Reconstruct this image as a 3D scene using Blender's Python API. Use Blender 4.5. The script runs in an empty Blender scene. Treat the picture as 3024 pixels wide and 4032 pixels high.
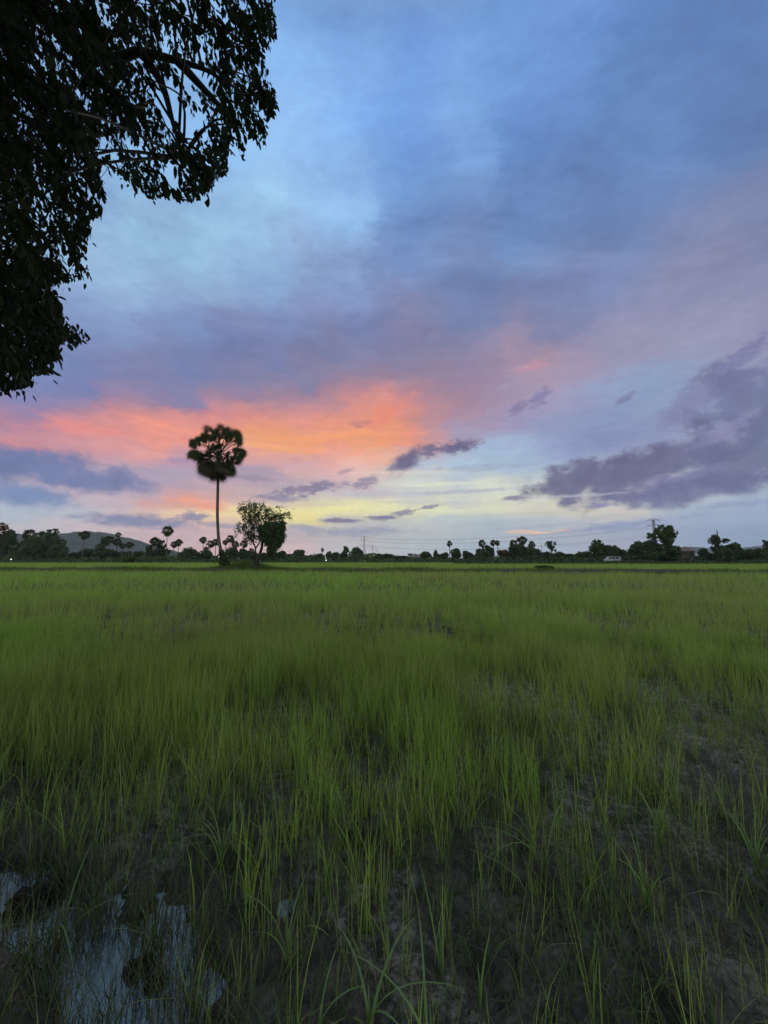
import bpy, math, random
import numpy as np
from math import radians as R
random.seed(7)
rng = np.random.default_rng(7)
SC = bpy.context.scene
COL = SC.collection

# ------------------------------------------------------------------ camera
EYE = 1.6
PITCH = R(6.87)
F = 1513.0                      # focal length in pixels of the 3024 px wide photograph
cam_d = bpy.data.cameras.new('camera')
cam = bpy.data.objects.new('camera', cam_d); COL.objects.link(cam)
cam_d.sensor_fit = 'HORIZONTAL'; cam_d.sensor_width = 36.0; cam_d.lens = 36.0 * F / 3024.0
cam_d.clip_start = 0.05; cam_d.clip_end = 20000
cam.location = (0, 0, EYE); cam.rotation_euler = (math.pi / 2 + PITCH, 0, 0)
SC.camera = cam
SC.view_settings.view_transform = 'Standard'; SC.view_settings.look = 'None'
SC.view_settings.exposure = 0.0; SC.view_settings.gamma = 1.0
SC.view_settings.use_curve_mapping = False

def ray(px, py):                # photo pixel -> direction scaled so that its y component is 1
    a = (px - 1512) / F; b = (2016 - py) / F
    y = math.cos(PITCH) - math.sin(PITCH) * b
    z = math.sin(PITCH) + math.cos(PITCH) * b
    return a / y, 1.0, z / y
def at(px, py, Y):
    r = ray(px, py); return (r[0] * Y, Y, EYE + r[2] * Y)
def azel(px, py):
    x, y, z = ray(px, py); return math.degrees(math.atan2(x, y)), math.degrees(math.atan2(z, math.hypot(x, y)))
def project(P):                 # world points (N,3) -> photo pixels
    P = np.asarray(P) - np.array([0, 0, EYE])
    c, s = math.cos(PITCH), math.sin(PITCH)
    d = P[:, 1] * c + P[:, 2] * s; u = -P[:, 1] * s + P[:, 2] * c
    ok = d > 0.05; dd = np.where(ok, d, 0.05)
    return 1512 + F * P[:, 0] / dd, 2016 - F * u / dd, ok
def lin(c):
    return tuple(((v / 255) / 12.92 if v / 255 <= 0.04045 else ((v / 255 + 0.055) / 1.055) ** 2.4) for v in c)

# ------------------------------------------------------------------ node helper
class NT:
    def __init__(s, tree): s.t = tree; s.t.nodes.clear()
    def n(s, typ, ins=None, **kw):
        nd = s.t.nodes.new(typ)
        for k, v in kw.items(): setattr(nd, k, v)
        for k, v in (ins or {}).items():
            if isinstance(v, bpy.types.NodeSocket): s.t.links.new(v, nd.inputs[k])
            elif v is not None: nd.inputs[k].default_value = v
        return nd
    def m(s, op, a, b=None, c=None, clamp=False):
        nd = s.n('ShaderNodeMath', {0: a, **({1: b} if b is not None else {}), **({2: c} if c is not None else {})}, operation=op)
        nd.use_clamp = clamp; return nd.outputs[0]
    def mr(s, v, a, b, c=0.0, d=1.0, smooth=True):
        nd = s.n('ShaderNodeMapRange', {0: v, 1: a, 2: b, 3: c, 4: d}); nd.interpolation_type = 'SMOOTHSTEP' if smooth else 'LINEAR'; return nd.outputs[0]
    def mix(s, f, a, b, bt='MIX'):
        nd = s.n('ShaderNodeMix', data_type='RGBA', blend_type=bt)
        for k, v in ((0, f), (6, a), (7, b)):
            if isinstance(v, bpy.types.NodeSocket): s.t.links.new(v, nd.inputs[k])
            else: nd.inputs[k].default_value = v if k == 0 else (*v[:3], 1)
        return nd.outputs[2]
    def noise(s, vec, scale, detail=4, rough=0.55, out=0, dist=0.0):
        return s.n('ShaderNodeTexNoise', {'Vector': vec, 'Scale': scale, 'Detail': detail, 'Roughness': rough, 'Distortion': dist}).outputs[out]

# ------------------------------------------------------------------ sky (world)
# colours of the dusk sky read at many directions (given as x, y of a 1659 px wide view)
SKY = """600 20 108 160 222;700 50 104 155 220;1100 50 98 145 212;1400 40 88 128 195;1600 50 82 118 180
615 200 122 176 238;760 220 112 165 230;883 200 103 152 224;1017 321 128 172 235;1084 134 106 156 222;1284 100 100 146 216;1552 134 88 124 188;1600 250 88 124 186
582 435 148 203 246;749 468 136 190 244;883 420 112 160 228;1150 301 100 142 212;1418 301 95 134 198;883 522 106 138 202;1150 502 102 142 208;1350 450 98 130 196
300 500 145 200 242;400 560 146 202 242;250 600 140 188 235;582 602 128 175 232;500 520 146 202 245;749 635 122 152 216;1017 602 108 130 192;1284 602 114 130 188;1518 555 136 134 180;1600 480 120 128 180
100 500 135 185 235;100 300 120 170 230;300 300 130 185 240;450 300 130 185 240
200 700 118 150 210;400 700 112 142 204;615 702 112 136 198;800 700 110 126 186;1017 702 116 126 182;1200 700 124 128 182;1351 769 160 146 184;1552 722 158 152 190;1640 700 150 145 188
50 780 108 138 196;200 800 104 128 190;400 800 106 124 186;600 790 112 124 182;749 769 124 126 176;900 780 138 128 174;1000 800 160 132 172;1117 769 176 140 172;1150 795 188 142 165;1250 790 172 145 182
100 860 116 130 192;280 862 150 130 175;230 880 200 135 150;400 862 130 128 178;470 880 210 135 145;560 862 160 128 165;640 870 195 132 150;700 865 190 130 150;780 850 210 132 142;840 840 235 138 130;900 860 200 130 150;980 870 176 130 160;1060 860 176 138 172;1120 840 176 145 180;1200 860 180 155 195;1300 840 150 160 205;1400 840 140 158 202
20 900 150 130 175;150 915 232 138 135;300 905 242 136 120;330 925 246 145 125;450 915 236 136 128;560 905 232 134 122;640 900 236 140 128;720 915 244 142 112;790 890 240 138 120;850 900 248 140 102;860 870 240 134 118;900 910 238 138 120;960 900 205 135 148;1020 930 185 140 168;1100 910 165 148 192;1200 910 150 152 196;1300 900 140 150 196
20 940 228 138 138;100 955 200 140 158;200 960 215 148 155;300 955 240 145 128;400 945 240 145 130;540 935 250 158 98;600 945 252 155 90;640 965 252 160 95;700 950 244 148 112;760 935 250 152 92;820 950 250 150 95;870 945 246 142 105;930 950 215 148 158;1000 935 170 160 195;1080 960 158 188 222;1200 965 150 165 208;1300 950 130 142 190
50 985 118 125 175;200 985 200 152 172;300 985 232 160 155;380 990 190 155 180;560 985 238 160 150;640 1000 215 168 178;700 985 240 160 148;780 985 248 165 130;830 990 240 175 150;700 1015 225 178 175;760 1010 238 190 185;900 1000 180 195 220;1000 1000 172 200 226;1100 1000 162 190 216
250 1020 180 162 188;330 1030 175 160 188;400 1030 178 162 188;600 1040 180 160 178;560 1010 172 156 182;700 1045 200 178 188;900 1040 205 212 215;1000 1040 185 200 215;1080 1020 168 188 212;1000 1055 230 232 205;900 1052 232 235 205;1050 1045 225 228 210
200 1080 205 188 200;100 1100 190 196 212;20 1110 180 195 212;300 1070 190 170 188;330 1085 225 160 160;420 1082 240 155 130;460 1092 245 160 130;350 1100 215 188 175;500 1075 200 172 185;600 1080 200 180 190;700 1075 205 195 200;800 1070 198 192 205;900 1075 198 200 210;1000 1078 198 202 212;1100 1075 220 222 208
480 1108 248 218 160;400 1108 240 205 170;530 1100 246 222 160;620 1105 248 238 162;700 1100 248 240 155;640 1120 250 232 140;760 1100 245 238 172;850 1098 240 236 180;950 1098 232 234 192;1050 1095 226 228 195;1150 1098 222 218 198;1250 1108 216 208 192;1350 1110 212 206 198;1450 1095 185 195 208;1550 1110 160 180 208;1640 1120 150 172 206
100 1140 205 195 202;200 1150 212 192 198;260 1160 212 186 192;330 1150 214 184 190;420 1150 216 180 186;520 1150 220 182 188;620 1150 196 180 192;700 1125 205 200 195;800 1130 190 190 195;950 1125 192 202 208;1050 1130 176 192 206;1150 1130 180 192 206;1300 1130 185 190 202;1400 1150 165 178 204;1500 1150 150 168 202;1640 1150 145 165 200
50 1185 195 190 200;300 1185 220 188 192;500 1185 225 180 185;640 1185 222 192 194;760 1185 200 196 202;900 1185 186 198 206;1050 1185 172 188 204;1200 1185 170 184 204;1350 1180 172 178 200;1500 1185 150 170 204;1640 1185 142 164 200
20 1205 190 186 196;500 1205 222 182 186;900 1205 184 196 204;1300 1205 168 180 202;1640 1205 142 164 200
300 832 115 125 182;150 840 112 126 186;450 830 112 122 178;560 833 122 124 174;660 835 126 124 170;760 828 132 124 168;850 800 138 126 168;930 815 160 130 165;1040 810 165 132 168;700 760 112 120 172;850 750 120 122 172;500 740 104 122 184;1000 700 112 122 176"""
pts = []
for rec in SKY.replace('\n', ';').split(';'):
    v = [float(t) for t in rec.split()]
    a, e = azel(v[0] * 3024 / 1659, v[1] * 3024 / 1659)
    c = np.array(v[2:]); k = 0.16 * np.clip((e - 15) / 8, 0, 1) * np.clip((48 - e) / 10, 0, 1)
    c = c * (1 - k) + c.mean() * 0.97 * k
    if a > 4 and e > 17: c[0] *= 0.95
    pts.append((a, e, *c))
for a, e, c in ((-95, 4, (150, 150, 170)), (-95, 20, (120, 135, 170)), (-95, 45, (140, 165, 205)), (95, 4, (150, 160, 185)), (95, 20, (115, 125, 160)), (95, 45, (105, 135, 185)),
                (-62, 30, (120, 160, 215)), (60, 30, (110, 125, 180)), (-60, 10, (120, 125, 170)), (60, 10, (110, 120, 160))):
    pts.append((a, e, *c))
pts = np.array(pts)
AZ = list(range(-64, 65, 4))
EL = [-2, 0, 1, 2, 3, 4, 5, 6, 7, 8, 9.5, 11, 12.5, 14, 15.5, 17, 18.5, 20, 22, 24, 26.5, 29, 32, 36, 40, 44, 48, 53, 58, 66]
def sky_at(a, e):
    dx = (pts[:, 0] - a) * (0.33 if e < 14 else 0.45 if e < 20 else 0.7); dy = pts[:, 1] - e
    sc = 0.055 * max(e, 0) + 1.0
    d2 = (dx * dx + dy * dy) / (sc * sc)
    w = 1.0 / (d2 + 0.08) ** 2
    return (pts[:, 2:] * w[:, None]).sum(0) / w.sum()

W = bpy.data.worlds.new('World'); SC.world = W; W.use_nodes = True
w = NT(W.node_tree)
gen = w.n('ShaderNodeTexCoord').outputs['Generated']
sep = w.n('ShaderNodeSeparateXYZ', {0: gen})
X, Y, Z = sep.outputs
DEG = 180 / math.pi
az = w.m('MULTIPLY', w.m('ARCTAN2', X, Y), DEG)
el = w.m('MULTIPLY', w.m('ARCSINE', w.m('MINIMUM', w.m('MAXIMUM', Z, -1.0), 1.0)), DEG)
# coordinates for the cloud noise: flat deck above, stretched towards the horizon
ael = w.n('ShaderNodeCombineXYZ', {0: w.m('MULTIPLY', az, 0.05), 1: w.m('MULTIPLY', el, 0.13), 2: 0.0}).outputs[0]
deck = w.n('ShaderNodeVectorMath', {0: gen, 1: w.n('ShaderNodeCombineXYZ', {0: w.m('DIVIDE', 1.0, w.m('ADD', w.m('ABSOLUTE', Z), 0.22)), 1: w.m('DIVIDE', 1.0, w.m('ADD', w.m('ABSOLUTE', Z), 0.22)), 2: 0.3}).outputs[0]}, operation='MULTIPLY').outputs[0]
rot = w.n('ShaderNodeMapping', {'Vector': deck, 'Rotation': (0, 0, R(38)), 'Scale': (0.85, 2.1, 1)}).outputs[0]
nA = w.noise(ael, 2.2, 6, 0.6, out=1)
nB = w.noise(ael, 9.0, 5, 0.6, out=1)
nC = w.noise(rot, 2.6, 6, 0.58, out=1, dist=0.6)
sa = w.n('ShaderNodeSeparateXYZ', {0: nA}).outputs; sb = w.n('ShaderNodeSeparateXYZ', {0: nB}).outputs; scn = w.n('ShaderNodeSeparateXYZ', {0: nC}).outputs
hi = w.mr(el, 28, 52)
def ctr(s, k): return w.m('MULTIPLY', w.m('SUBTRACT', s, 0.5), k)
wa = w.m('ADD', w.m('ADD', ctr(sa[0], 9.0), ctr(sb[0], 4.0)), w.m('MULTIPLY', ctr(scn[0], 22.0), hi))
wamp = w.mr(el, 0, 14, 0.25, 1.0)
we = w.m('ADD', w.m('MULTIPLY', w.m('ADD', ctr(sa[1], 1.6), ctr(sb[1], 1.8)), wamp), w.m('MULTIPLY', ctr(scn[1], 15.0), hi))
az2 = w.m('ADD', az, wa); el2 = w.m('ADD', el, we)
fac = w.mr(el2, EL[0], EL[-1], 0, 1, smooth=False)
out = None
for i, a in enumerate(AZ):
    rp = w.n('ShaderNodeValToRGB', {0: fac}); cr = rp.color_ramp
    for j, e in enumerate(EL):
        p = (e - EL[0]) / (EL[-1] - EL[0])
        if j == 0: st = cr.elements[0]; st.position = p
        elif j == len(EL) - 1: st = cr.elements[-1]; st.position = p
        else: st = cr.elements.new(p)
        st.color = (*lin(np.clip(sky_at(a, e), 0, 255)), 1)
    out = rp.outputs[0] if out is None else w.mix(w.mr(az2, AZ[i - 1], a), out, rp.outputs[0])
# brightness texture of the cloud deck
br = w.m('ADD', 1.0, w.m('MULTIPLY', ctr(scn[2], 1.15), w.mr(el, 16, 40)))
nS = w.noise(w.n('ShaderNodeCombineXYZ', {0: w.m('MULTIPLY', az, 0.035), 1: w.m('MULTIPLY', el, 0.55), 2: 5.0}).outputs[0], 2.0, 5, 0.6)
br = w.m('ADD', w.m('ADD', br, ctr(sb[2], 0.26)), w.m('MULTIPLY', ctr(nS, 0.30), w.mr(el, 30, 12)))
out = w.mix(1.0, out, w.n('ShaderNodeCombineXYZ', {0: br, 1: w.m('ADD', w.m('MULTIPLY', br, 0.9), 0.1), 2: w.m('ADD', w.m('MULTIPLY', br, 0.7), 0.3)}).outputs[0], 'MULTIPLY')
# separate clouds: x, y, rx, ry (view pixels), tilt, colour, opacity, raggedness
def cn(kx, ky, z, scale, det, rough): return w.n('ShaderNodeTexNoise', {'Vector': w.n('ShaderNodeCombineXYZ', {0: w.m('MULTIPLY', az, kx), 1: w.m('MULTIPLY', el, ky), 2: z}).outputs[0], 'Scale': scale, 'Detail': det, 'Roughness': rough}).outputs
nE = w.n('ShaderNodeSeparateXYZ', {0: cn(0.085, 0.12, 3.0, 3.0, 8, 0.66)[1]}).outputs
nF = w.n('ShaderNodeSeparateXYZ', {0: cn(0.14, 0.30, 9.0, 5.0, 7, 0.66)[1]}).outputs
CL = [
 (1500, 870, 130, 40, 24, (122, 118, 165), .55, 2.2), (1640, 860, 190, 95, 22, (108, 116, 158), .85, 2.0), (1600, 770, 90, 22, 28, (118, 120, 168), .75, 2.4),
 (1410, 1000, 245, 44, 13, (104, 105, 144), .92, 1.8), (1260, 1035, 160, 42, 8, (105, 104, 142), .92, 1.8), (1350, 1062, 150, 32, 4, (112, 114, 152), .9, 1.9), (1600, 985, 190, 75, 14, (104, 113, 152), .88, 1.9), (1500, 1055, 230, 38, 5, (106, 110, 155), .85, 1.6),
 (1560, 935, 90, 16, 24, (142, 140, 186), .5, 2.0), (1470, 1030, 110, 12, 10, (132, 134, 178), .4, 2.0),
 (880, 998, 52, 23, 38, (104, 98, 135), .95, 1.7), (985, 966, 58, 15, 6, (104, 98, 138), .95, 1.7), (925, 975, 26, 16, 20, (112, 104, 142), .85, 1.7),
 (665, 1056, 88, 14, 10, (128, 120, 156), .85, 2.4), (790, 1042, 34, 13, 20, (138, 128, 162), .75, 2.4), (600, 1075, 60, 9, -2, (138, 130, 165), .75, 1.5), (745, 1018, 20, 6, 18, (165, 140, 165), .7, 1.6),
 (90, 1008, 175, 54, -4, (106, 122, 172), .9, 1.8), (205, 1038, 140, 34, 0, (112, 125, 175), .85, 2.0), (55, 1070, 135, 32, -6, (104, 132, 184), .9, 1.2), (540, 1032, 55, 10, -3, (150, 138, 165), .6, 1.6), (385, 995, 60, 7, 4, (165, 140, 175), .6, 1.6),
 (300, 1126, 150, 17, -2, (130, 136, 176), .92, 1.2), (415, 1116, 34, 14, 12, (128, 130, 172), .85, 2.0), (490, 1136, 70, 7, -3, (150, 148, 182), .7, 1.3),
 (735, 1125, 48, 6.5, 0, (128, 120, 155), .95, 1.3), (826, 1118, 44, 6.5, 0, (128, 122, 155), .95, 1.6), (872, 1107, 34, 7, 8, (135, 130, 160), .85, 2.4), (930, 1094, 28, 4.5, 10, (138, 134, 160), .85, 2.2),
 (770, 1150, 125, 11, 1, (156, 162, 188), .85, 1.5), (660, 1140, 50, 8, -4, (162, 164, 190), .75, 1.6), (600, 1110, 0.1, 0.1, 0, (0, 0, 0), 0, 1),
 (1292, 1092, 30, 6.5, 0, (138, 142, 182), .9, 1.0), (1112, 1076, 34, 6, 0, (125, 122, 158), .85, 1.6), (1150, 1138, 110, 6, 4, (162, 176, 202), .6, 1.5),
 (1360, 1134, 170, 13, 5, (150, 164, 202), .9, 1.3), (1600, 1088, 120, 9, 2, (145, 158, 198), .7, 1.4),
 (1118, 882, 26, 13, 20, (132, 122, 165), .85, 1.8), (1165, 862, 34, 17, 38, (134, 128, 172), .85, 1.8), (1348, 862, 30, 9, 26, (125, 128, 172), .85, 1.5), (1310, 828, 12, 7, 26, (150, 148, 190), .7, 1.5),
 (1120, 1148, 38, 5, 0, (240, 202, 178), .9, 1.6), (1165, 1151, 34, 4.5, -2, (244, 205, 178), .9, 1.8), (1215, 1146, 22, 3.5, 0, (222, 192, 186), .8, 1.6),
 (430, 1087, 62, 8, -10, (244, 158, 130), .8, 1.4),
 (560, 962, 90, 8, -3, (255, 172, 96), .6, 2.4), (700, 945, 80, 10, 8, (255, 160, 92), .6, 2.4), (830, 895, 60, 20, 30, (246, 128, 96), .5, 2.4), (400, 930, 110, 10, -6, (250, 150, 120), .5, 2.4), (180, 928, 130, 14, 6, (240, 134, 128), .5, 2.2),
 (780, 915, 40, 9, 5, (190, 118, 130), .55, 2.4), (640, 985, 70, 6, 0, (210, 160, 165), .5, 2.2), (500, 895, 90, 8, 4, (214, 130, 136), .5, 2.4), (1145, 792, 42, 11, 2, (205, 146, 165), .6, 2.0),
 (1040, 1010, 120, 8, 0, (158, 172, 200), .6, 1.8), (1000, 1062, 150, 5, 1, (172, 176, 196), .6, 1.5), (880, 1020, 140, 5, 0, (240, 226, 205), .35, 1.6), (950, 1046, 110, 5, 1, (238, 240, 208), .5, 1.5), (930, 1085, 130, 4, -1, (205, 204, 205), .5, 1.5), (640, 1090, 110, 3.5, 1, (214, 196, 186), .45, 1.5), (1230, 1072, 150, 4, 0, (196, 200, 210), .5, 1.5), (1130, 1122, 170, 5, 0, (186, 194, 208), .5, 1.6), (230, 1062, 90, 4, 3, (160, 155, 185), .5, 1.6),
]
for (cx, cy, rx, ry, tilt, col, op, rag) in CL:
    if op <= 0: continue
    K = 3024 / 1659
    a0, e0 = azel(cx * K, cy * K)
    a1, _ = azel((cx + 1) * K, cy * K); _, e1 = azel(cx * K, (cy - 1) * K)
    rx = rx * (a1 - a0); ry = ry * (e1 - e0)
    t = R(tilt); c, s = math.cos(t), math.sin(t)
    dx = w.m('SUBTRACT', az, a0); dy = w.m('SUBTRACT', el, e0)
    u = w.m('MULTIPLY_ADD', dx, c / rx, w.m('MULTIPLY', dy, s / rx))
    v = w.m('MULTIPLY_ADD', dy, c / ry, w.m('MULTIPLY', dx, -s / ry))
    nn = nE if ry > 1.2 else nF
    g = rag * 0.75
    u = w.m('ADD', u, ctr(nn[0], g)); v = w.m('ADD', v, ctr(nn[1], g * 1.5))
    d = w.m('SQRT', w.m('MULTIPLY_ADD', u, u, w.m('MULTIPLY', v, v)))
    d = w.m('ADD', d, ctr(nn[2], rag * 1.0))
    soft = 0.58 if ry > 2 else 0.65
    mk = w.mr(d, 1.0 + soft * 0.3, 1.0 - soft, 0, op)
    sh = w.m('ADD', 1.0, ctr(nn[2], 0.6))
    out = w.mix(mk, out, w.mix(1.0, lin(col), w.n('ShaderNodeCombineXYZ', {0: sh, 1: sh, 2: sh}).outputs[0], 'MULTIPLY'))
out = w.n('ShaderNodeHueSaturation', {'Saturation': w.mr(el, 18, 40, 0.92, 0.92), 'Value': 0.97, 'Color': out}).outputs[0]
# clear sky above the cloud deck (Nishita) mixed faintly into the brightened part overhead and behind the camera
skyn = w.n('ShaderNodeTexSky', sky_type='NISHITA'); skyn.sun_disc = False
skyn.sun_elevation = R(3.0); skyn.sun_rotation = R(-9.0); skyn.air_density = 1.0; skyn.dust_density = 1.0
SKYBACK = (0.64, 0.68, 0.66)          # unseen sky overhead and behind, invented brighter to light the field
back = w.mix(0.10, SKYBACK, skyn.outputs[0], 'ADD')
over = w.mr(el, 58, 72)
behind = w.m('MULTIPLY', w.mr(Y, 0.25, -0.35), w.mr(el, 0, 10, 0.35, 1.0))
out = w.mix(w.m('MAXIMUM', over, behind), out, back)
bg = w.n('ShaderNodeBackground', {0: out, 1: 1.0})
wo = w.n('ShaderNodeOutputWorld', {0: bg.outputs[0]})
W.cycles.sampling_method = 'MANUAL'; W.cycles.sample_map_resolution = 512

# ------------------------------------------------------------------ sun: the low glow behind the clouds
sd = bpy.data.lights.new('sun', 'SUN'); sun = bpy.data.objects.new('sun', sd); COL.objects.link(sun)
sd.energy = 0.6; sd.angle = R(24); sd.color = (1.0, 0.92, 0.72)
sun.rotation_euler = (R(90 - 12), 0, R(180 + 9))     # light travels from the bright band ahead towards the camera

# ------------------------------------------------------------------ mesh helpers
def mesh_np(name, V, quads=None, tris=None, mat=None, attrs=None, smooth=False):
    me = bpy.data.meshes.new(name)
    V = np.asarray(V, dtype=np.float32).reshape(-1, 3)
    quads = np.zeros((0, 4), np.int32) if quads is None or len(quads) == 0 else np.asarray(quads, np.int32)
    tris = np.zeros((0, 3), np.int32) if tris is None or len(tris) == 0 else np.asarray(tris, np.int32)
    me.vertices.add(len(V)); me.vertices.foreach_set('co', V.ravel())
    nl = quads.size + tris.size
    me.loops.add(nl); me.loops.foreach_set('vertex_index', np.concatenate([quads.ravel(), tris.ravel()]))
    me.polygons.add(len(quads) + len(tris))
    ls = np.concatenate([np.arange(len(quads)) * 4, len(quads) * 4 + np.arange(len(tris)) * 3]).astype(np.int32)
    me.polygons.foreach_set('loop_start', ls)
    me.polygons.foreach_set('use_smooth', np.full(len(ls), smooth))
    me.update(calc_edges=True)
    for k, a in (attrs or {}).items():
        at_ = me.attributes.new(k, 'FLOAT', 'POINT'); at_.data.foreach_set('value', np.asarray(a, np.float32))
    if mat: me.materials.append(mat)
    return me
def link(name, me, parent=None, loc=None, **props):
    o = bpy.data.objects.new(name, me); COL.objects.link(o)
    if parent: o.parent = parent
    if loc is not None: o.location = loc
    for k, v in props.items(): o[k] = v
    return o
def thing(name, label, cat, loc=(0, 0, 0), group=None):
    o = bpy.data.objects.new(name, None); COL.objects.link(o); o.location = loc
    o.empty_display_size = 0.2
    o['label'] = label; o['category'] = cat
    if group: o['group'] = group
    return o
class MB:
    def __init__(s): s.V = []; s.Q = []; s.T = []; s.n = 0
    def add(s, V, Q=None, T=None):
        V = np.asarray(V, float).reshape(-1, 3)
        if Q is not None and len(Q): s.Q.append(np.asarray(Q) + s.n)
        if T is not None and len(T): s.T.append(np.asarray(T) + s.n)
        s.V.append(V); s.n += len(V)
    def box(s, c, d):
        x, y, z = c; a, b, e = d[0] / 2, d[1] / 2, d[2] / 2
        s.add([(x + i * a, y + j * b, z + k * e) for k in (-1, 1) for i, j in ((-1, -1), (1, -1), (1, 1), (-1, 1))],
              [(0, 3, 2, 1), (4, 5, 6, 7), (0, 1, 5, 4), (1, 2, 6, 5), (2, 3, 7, 6), (3, 0, 4, 7)])
    def tube(s, P, rad, n=8, cap=True):
        P = np.asarray(P, float); m = len(P); rad = np.broadcast_to(np.asarray(rad, float), (m,))
        rings = []
        for i in range(m):
            t = P[min(i + 1, m - 1)] - P[max(i - 1, 0)]; t = t / (np.linalg.norm(t) + 1e-9)
            a = np.array([1., 0, 0]) if abs(t[0]) < 0.8 else np.array([0, 1., 0])
            u = np.cross(t, a); u /= np.linalg.norm(u); v = np.cross(t, u)
            th = np.arange(n) * 2 * math.pi / n
            rings.append(P[i] + rad[i] * (np.cos(th)[:, None] * u + np.sin(th)[:, None] * v))
        V = np.concatenate(rings); Q = [(i * n + j, i * n + (j + 1) % n, (i + 1) * n + (j + 1) % n, (i + 1) * n + j) for i in range(m - 1) for j in range(n)]
        T = []
        if cap:
            V = np.concatenate([V, P[:1], P[-1:]]); a, b = m * n, m * n + 1
            T = [(a, (j + 1) % n, j) for j in range(n)] + [(b, (m - 1) * n + j, (m - 1) * n + (j + 1) % n) for j in range(n)]
        s.add(V, Q, T)
    def mesh(s, name, mat, smooth=False, attrs=None):
        return mesh_np(name, np.concatenate(s.V), np.concatenate(s.Q) if s.Q else None, np.concatenate(s.T) if s.T else None, mat, attrs, smooth)
def curve(pts_, n=12):          # Catmull-Rom through points
    P = np.array(pts_, float); P = np.vstack([2 * P[0] - P[1], P, 2 * P[-1] - P[-2]])
    res = []
    for i in range(1, len(P) - 2):
        for t in np.linspace(0, 1, n, endpoint=False):
            a, b, c, d = P[i - 1], P[i], P[i + 1], P[i + 2]
            res.append(0.5 * ((2 * b) + (-a + c) * t + (2 * a - 5 * b + 4 * c - d) * t * t + (-a + 3 * b - 3 * c + d) * t ** 3))
    res.append(P[-2]); return np.array(res)
def unit(v): return v / (np.linalg.norm(v, axis=-1, keepdims=True) + 1e-9)
# value noise in 2-D for terrain and planting density
_tab = np.random.default_rng(3).random((256, 256))
def vnoise(x, y, s):
    x = np.asarray(x) / s + 1000.0; y = np.asarray(y) / s + 1000.0
    xi = np.floor(x).astype(int); yi = np.floor(y).astype(int); fx = x - xi; fy = y - yi
    fx = fx * fx * (3 - 2 * fx); fy = fy * fy * (3 - 2 * fy)
    g = lambda i, j: _tab[i % 256, j % 256]
    return (g(xi, yi) * (1 - fx) + g(xi + 1, yi) * fx) * (1 - fy) + (g(xi, yi + 1) * (1 - fx) + g(xi + 1, yi + 1) * fx) * fy
def fbm(x, y, s, o=4):
    r = 0; a = 1; t = 0
    for k in range(o): r = r + a * vnoise(x + 17 * k, y - 9 * k, s); t += a; a *= 0.5; s = s / 2.03
    return r / t

# ------------------------------------------------------------------ materials
def mat(name):
    m = bpy.data.materials.new(name); m.use_nodes = True; return m, NT(m.node_tree)
def foliage(name, c1, c2, trans=0.3, gloss=0.0, scale=3.0, attr=None, c3=None):
    m, t = mat(name)
    co = t.n('ShaderNodeTexCoord').outputs['Object']
    rnd = t.n('ShaderNodeNewGeometry').outputs['Random Per Island']
    f = t.m('ADD', t.m('MULTIPLY', rnd, 0.6), t.m('MULTIPLY', t.noise(co, scale, 3), 0.5), clamp=True)
    col = t.mix(f, c1, c2)
    if attr:
        at_ = t.n('ShaderNodeAttribute', attribute_name=attr).outputs['Fac']
        col = t.mix(at_, col, c3)
    d = t.n('ShaderNodeBsdfDiffuse', {0: col}).outputs[0]
    tr = t.n('ShaderNodeBsdfTranslucent', {0: t.mix(0.45, col, (c2[0] * 1.2, c2[1] * 1.3, c2[2] * 0.5))}).outputs[0]
    s = t.n('ShaderNodeMixShader', {0: trans, 1: d, 2: tr}).outputs[0]
    if gloss:
        g = t.n('ShaderNodeBsdfGlossy', {0: (0.5, 0.5, 0.5, 1), 'Roughness': 0.45}).outputs[0]
        s = t.n('ShaderNodeMixShader', {0: gloss, 1: s, 2: g}).outputs[0]
    t.n('ShaderNodeOutputMaterial', {0: s}); return m
def bark(name, c1, c2, scale=8.0, stretch=(1, 1, 0.25)):
    m, t = mat(name)
    co = t.n('ShaderNodeMapping', {'Vector': t.n('ShaderNodeTexCoord').outputs['Object'], 'Scale': stretch}).outputs[0]
    n = t.noise(co, scale, 6, 0.65)
    b = t.n('ShaderNodeBump', {'Strength': 0.6, 'Distance': 0.03, 'Height': n}).outputs[0]
    p = t.n('ShaderNodeBsdfPrincipled', {'Base Color': t.mix(t.mr(n, 0.3, 0.7), c1, c2), 'Roughness': 0.9, 'Normal': b})
    t.n('ShaderNodeOutputMaterial', {0: p.outputs[0]}); return m
def plain(name, c, rough=0.7, var=0.15, scale=4.0, metal=0.0):
    m, t = mat(name)
    n = t.noise(t.n('ShaderNodeTexCoord').outputs['Object'], scale, 5, 0.6)
    p = t.n('ShaderNodeBsdfPrincipled', {'Base Color': t.mix(n, tuple(v * (1 - var) for v in c), tuple(min(1, v * (1 + var)) for v in c)), 'Roughness': rough, 'Metallic': metal})
    t.n('ShaderNodeOutputMaterial', {0: p.outputs[0]}); return m
def emit(name, c, k):
    m, t = mat(name); e = t.n('ShaderNodeEmission', {0: (*c, 1), 1: k}); t.n('ShaderNodeOutputMaterial', {0: e.outputs[0]}); return m

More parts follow.
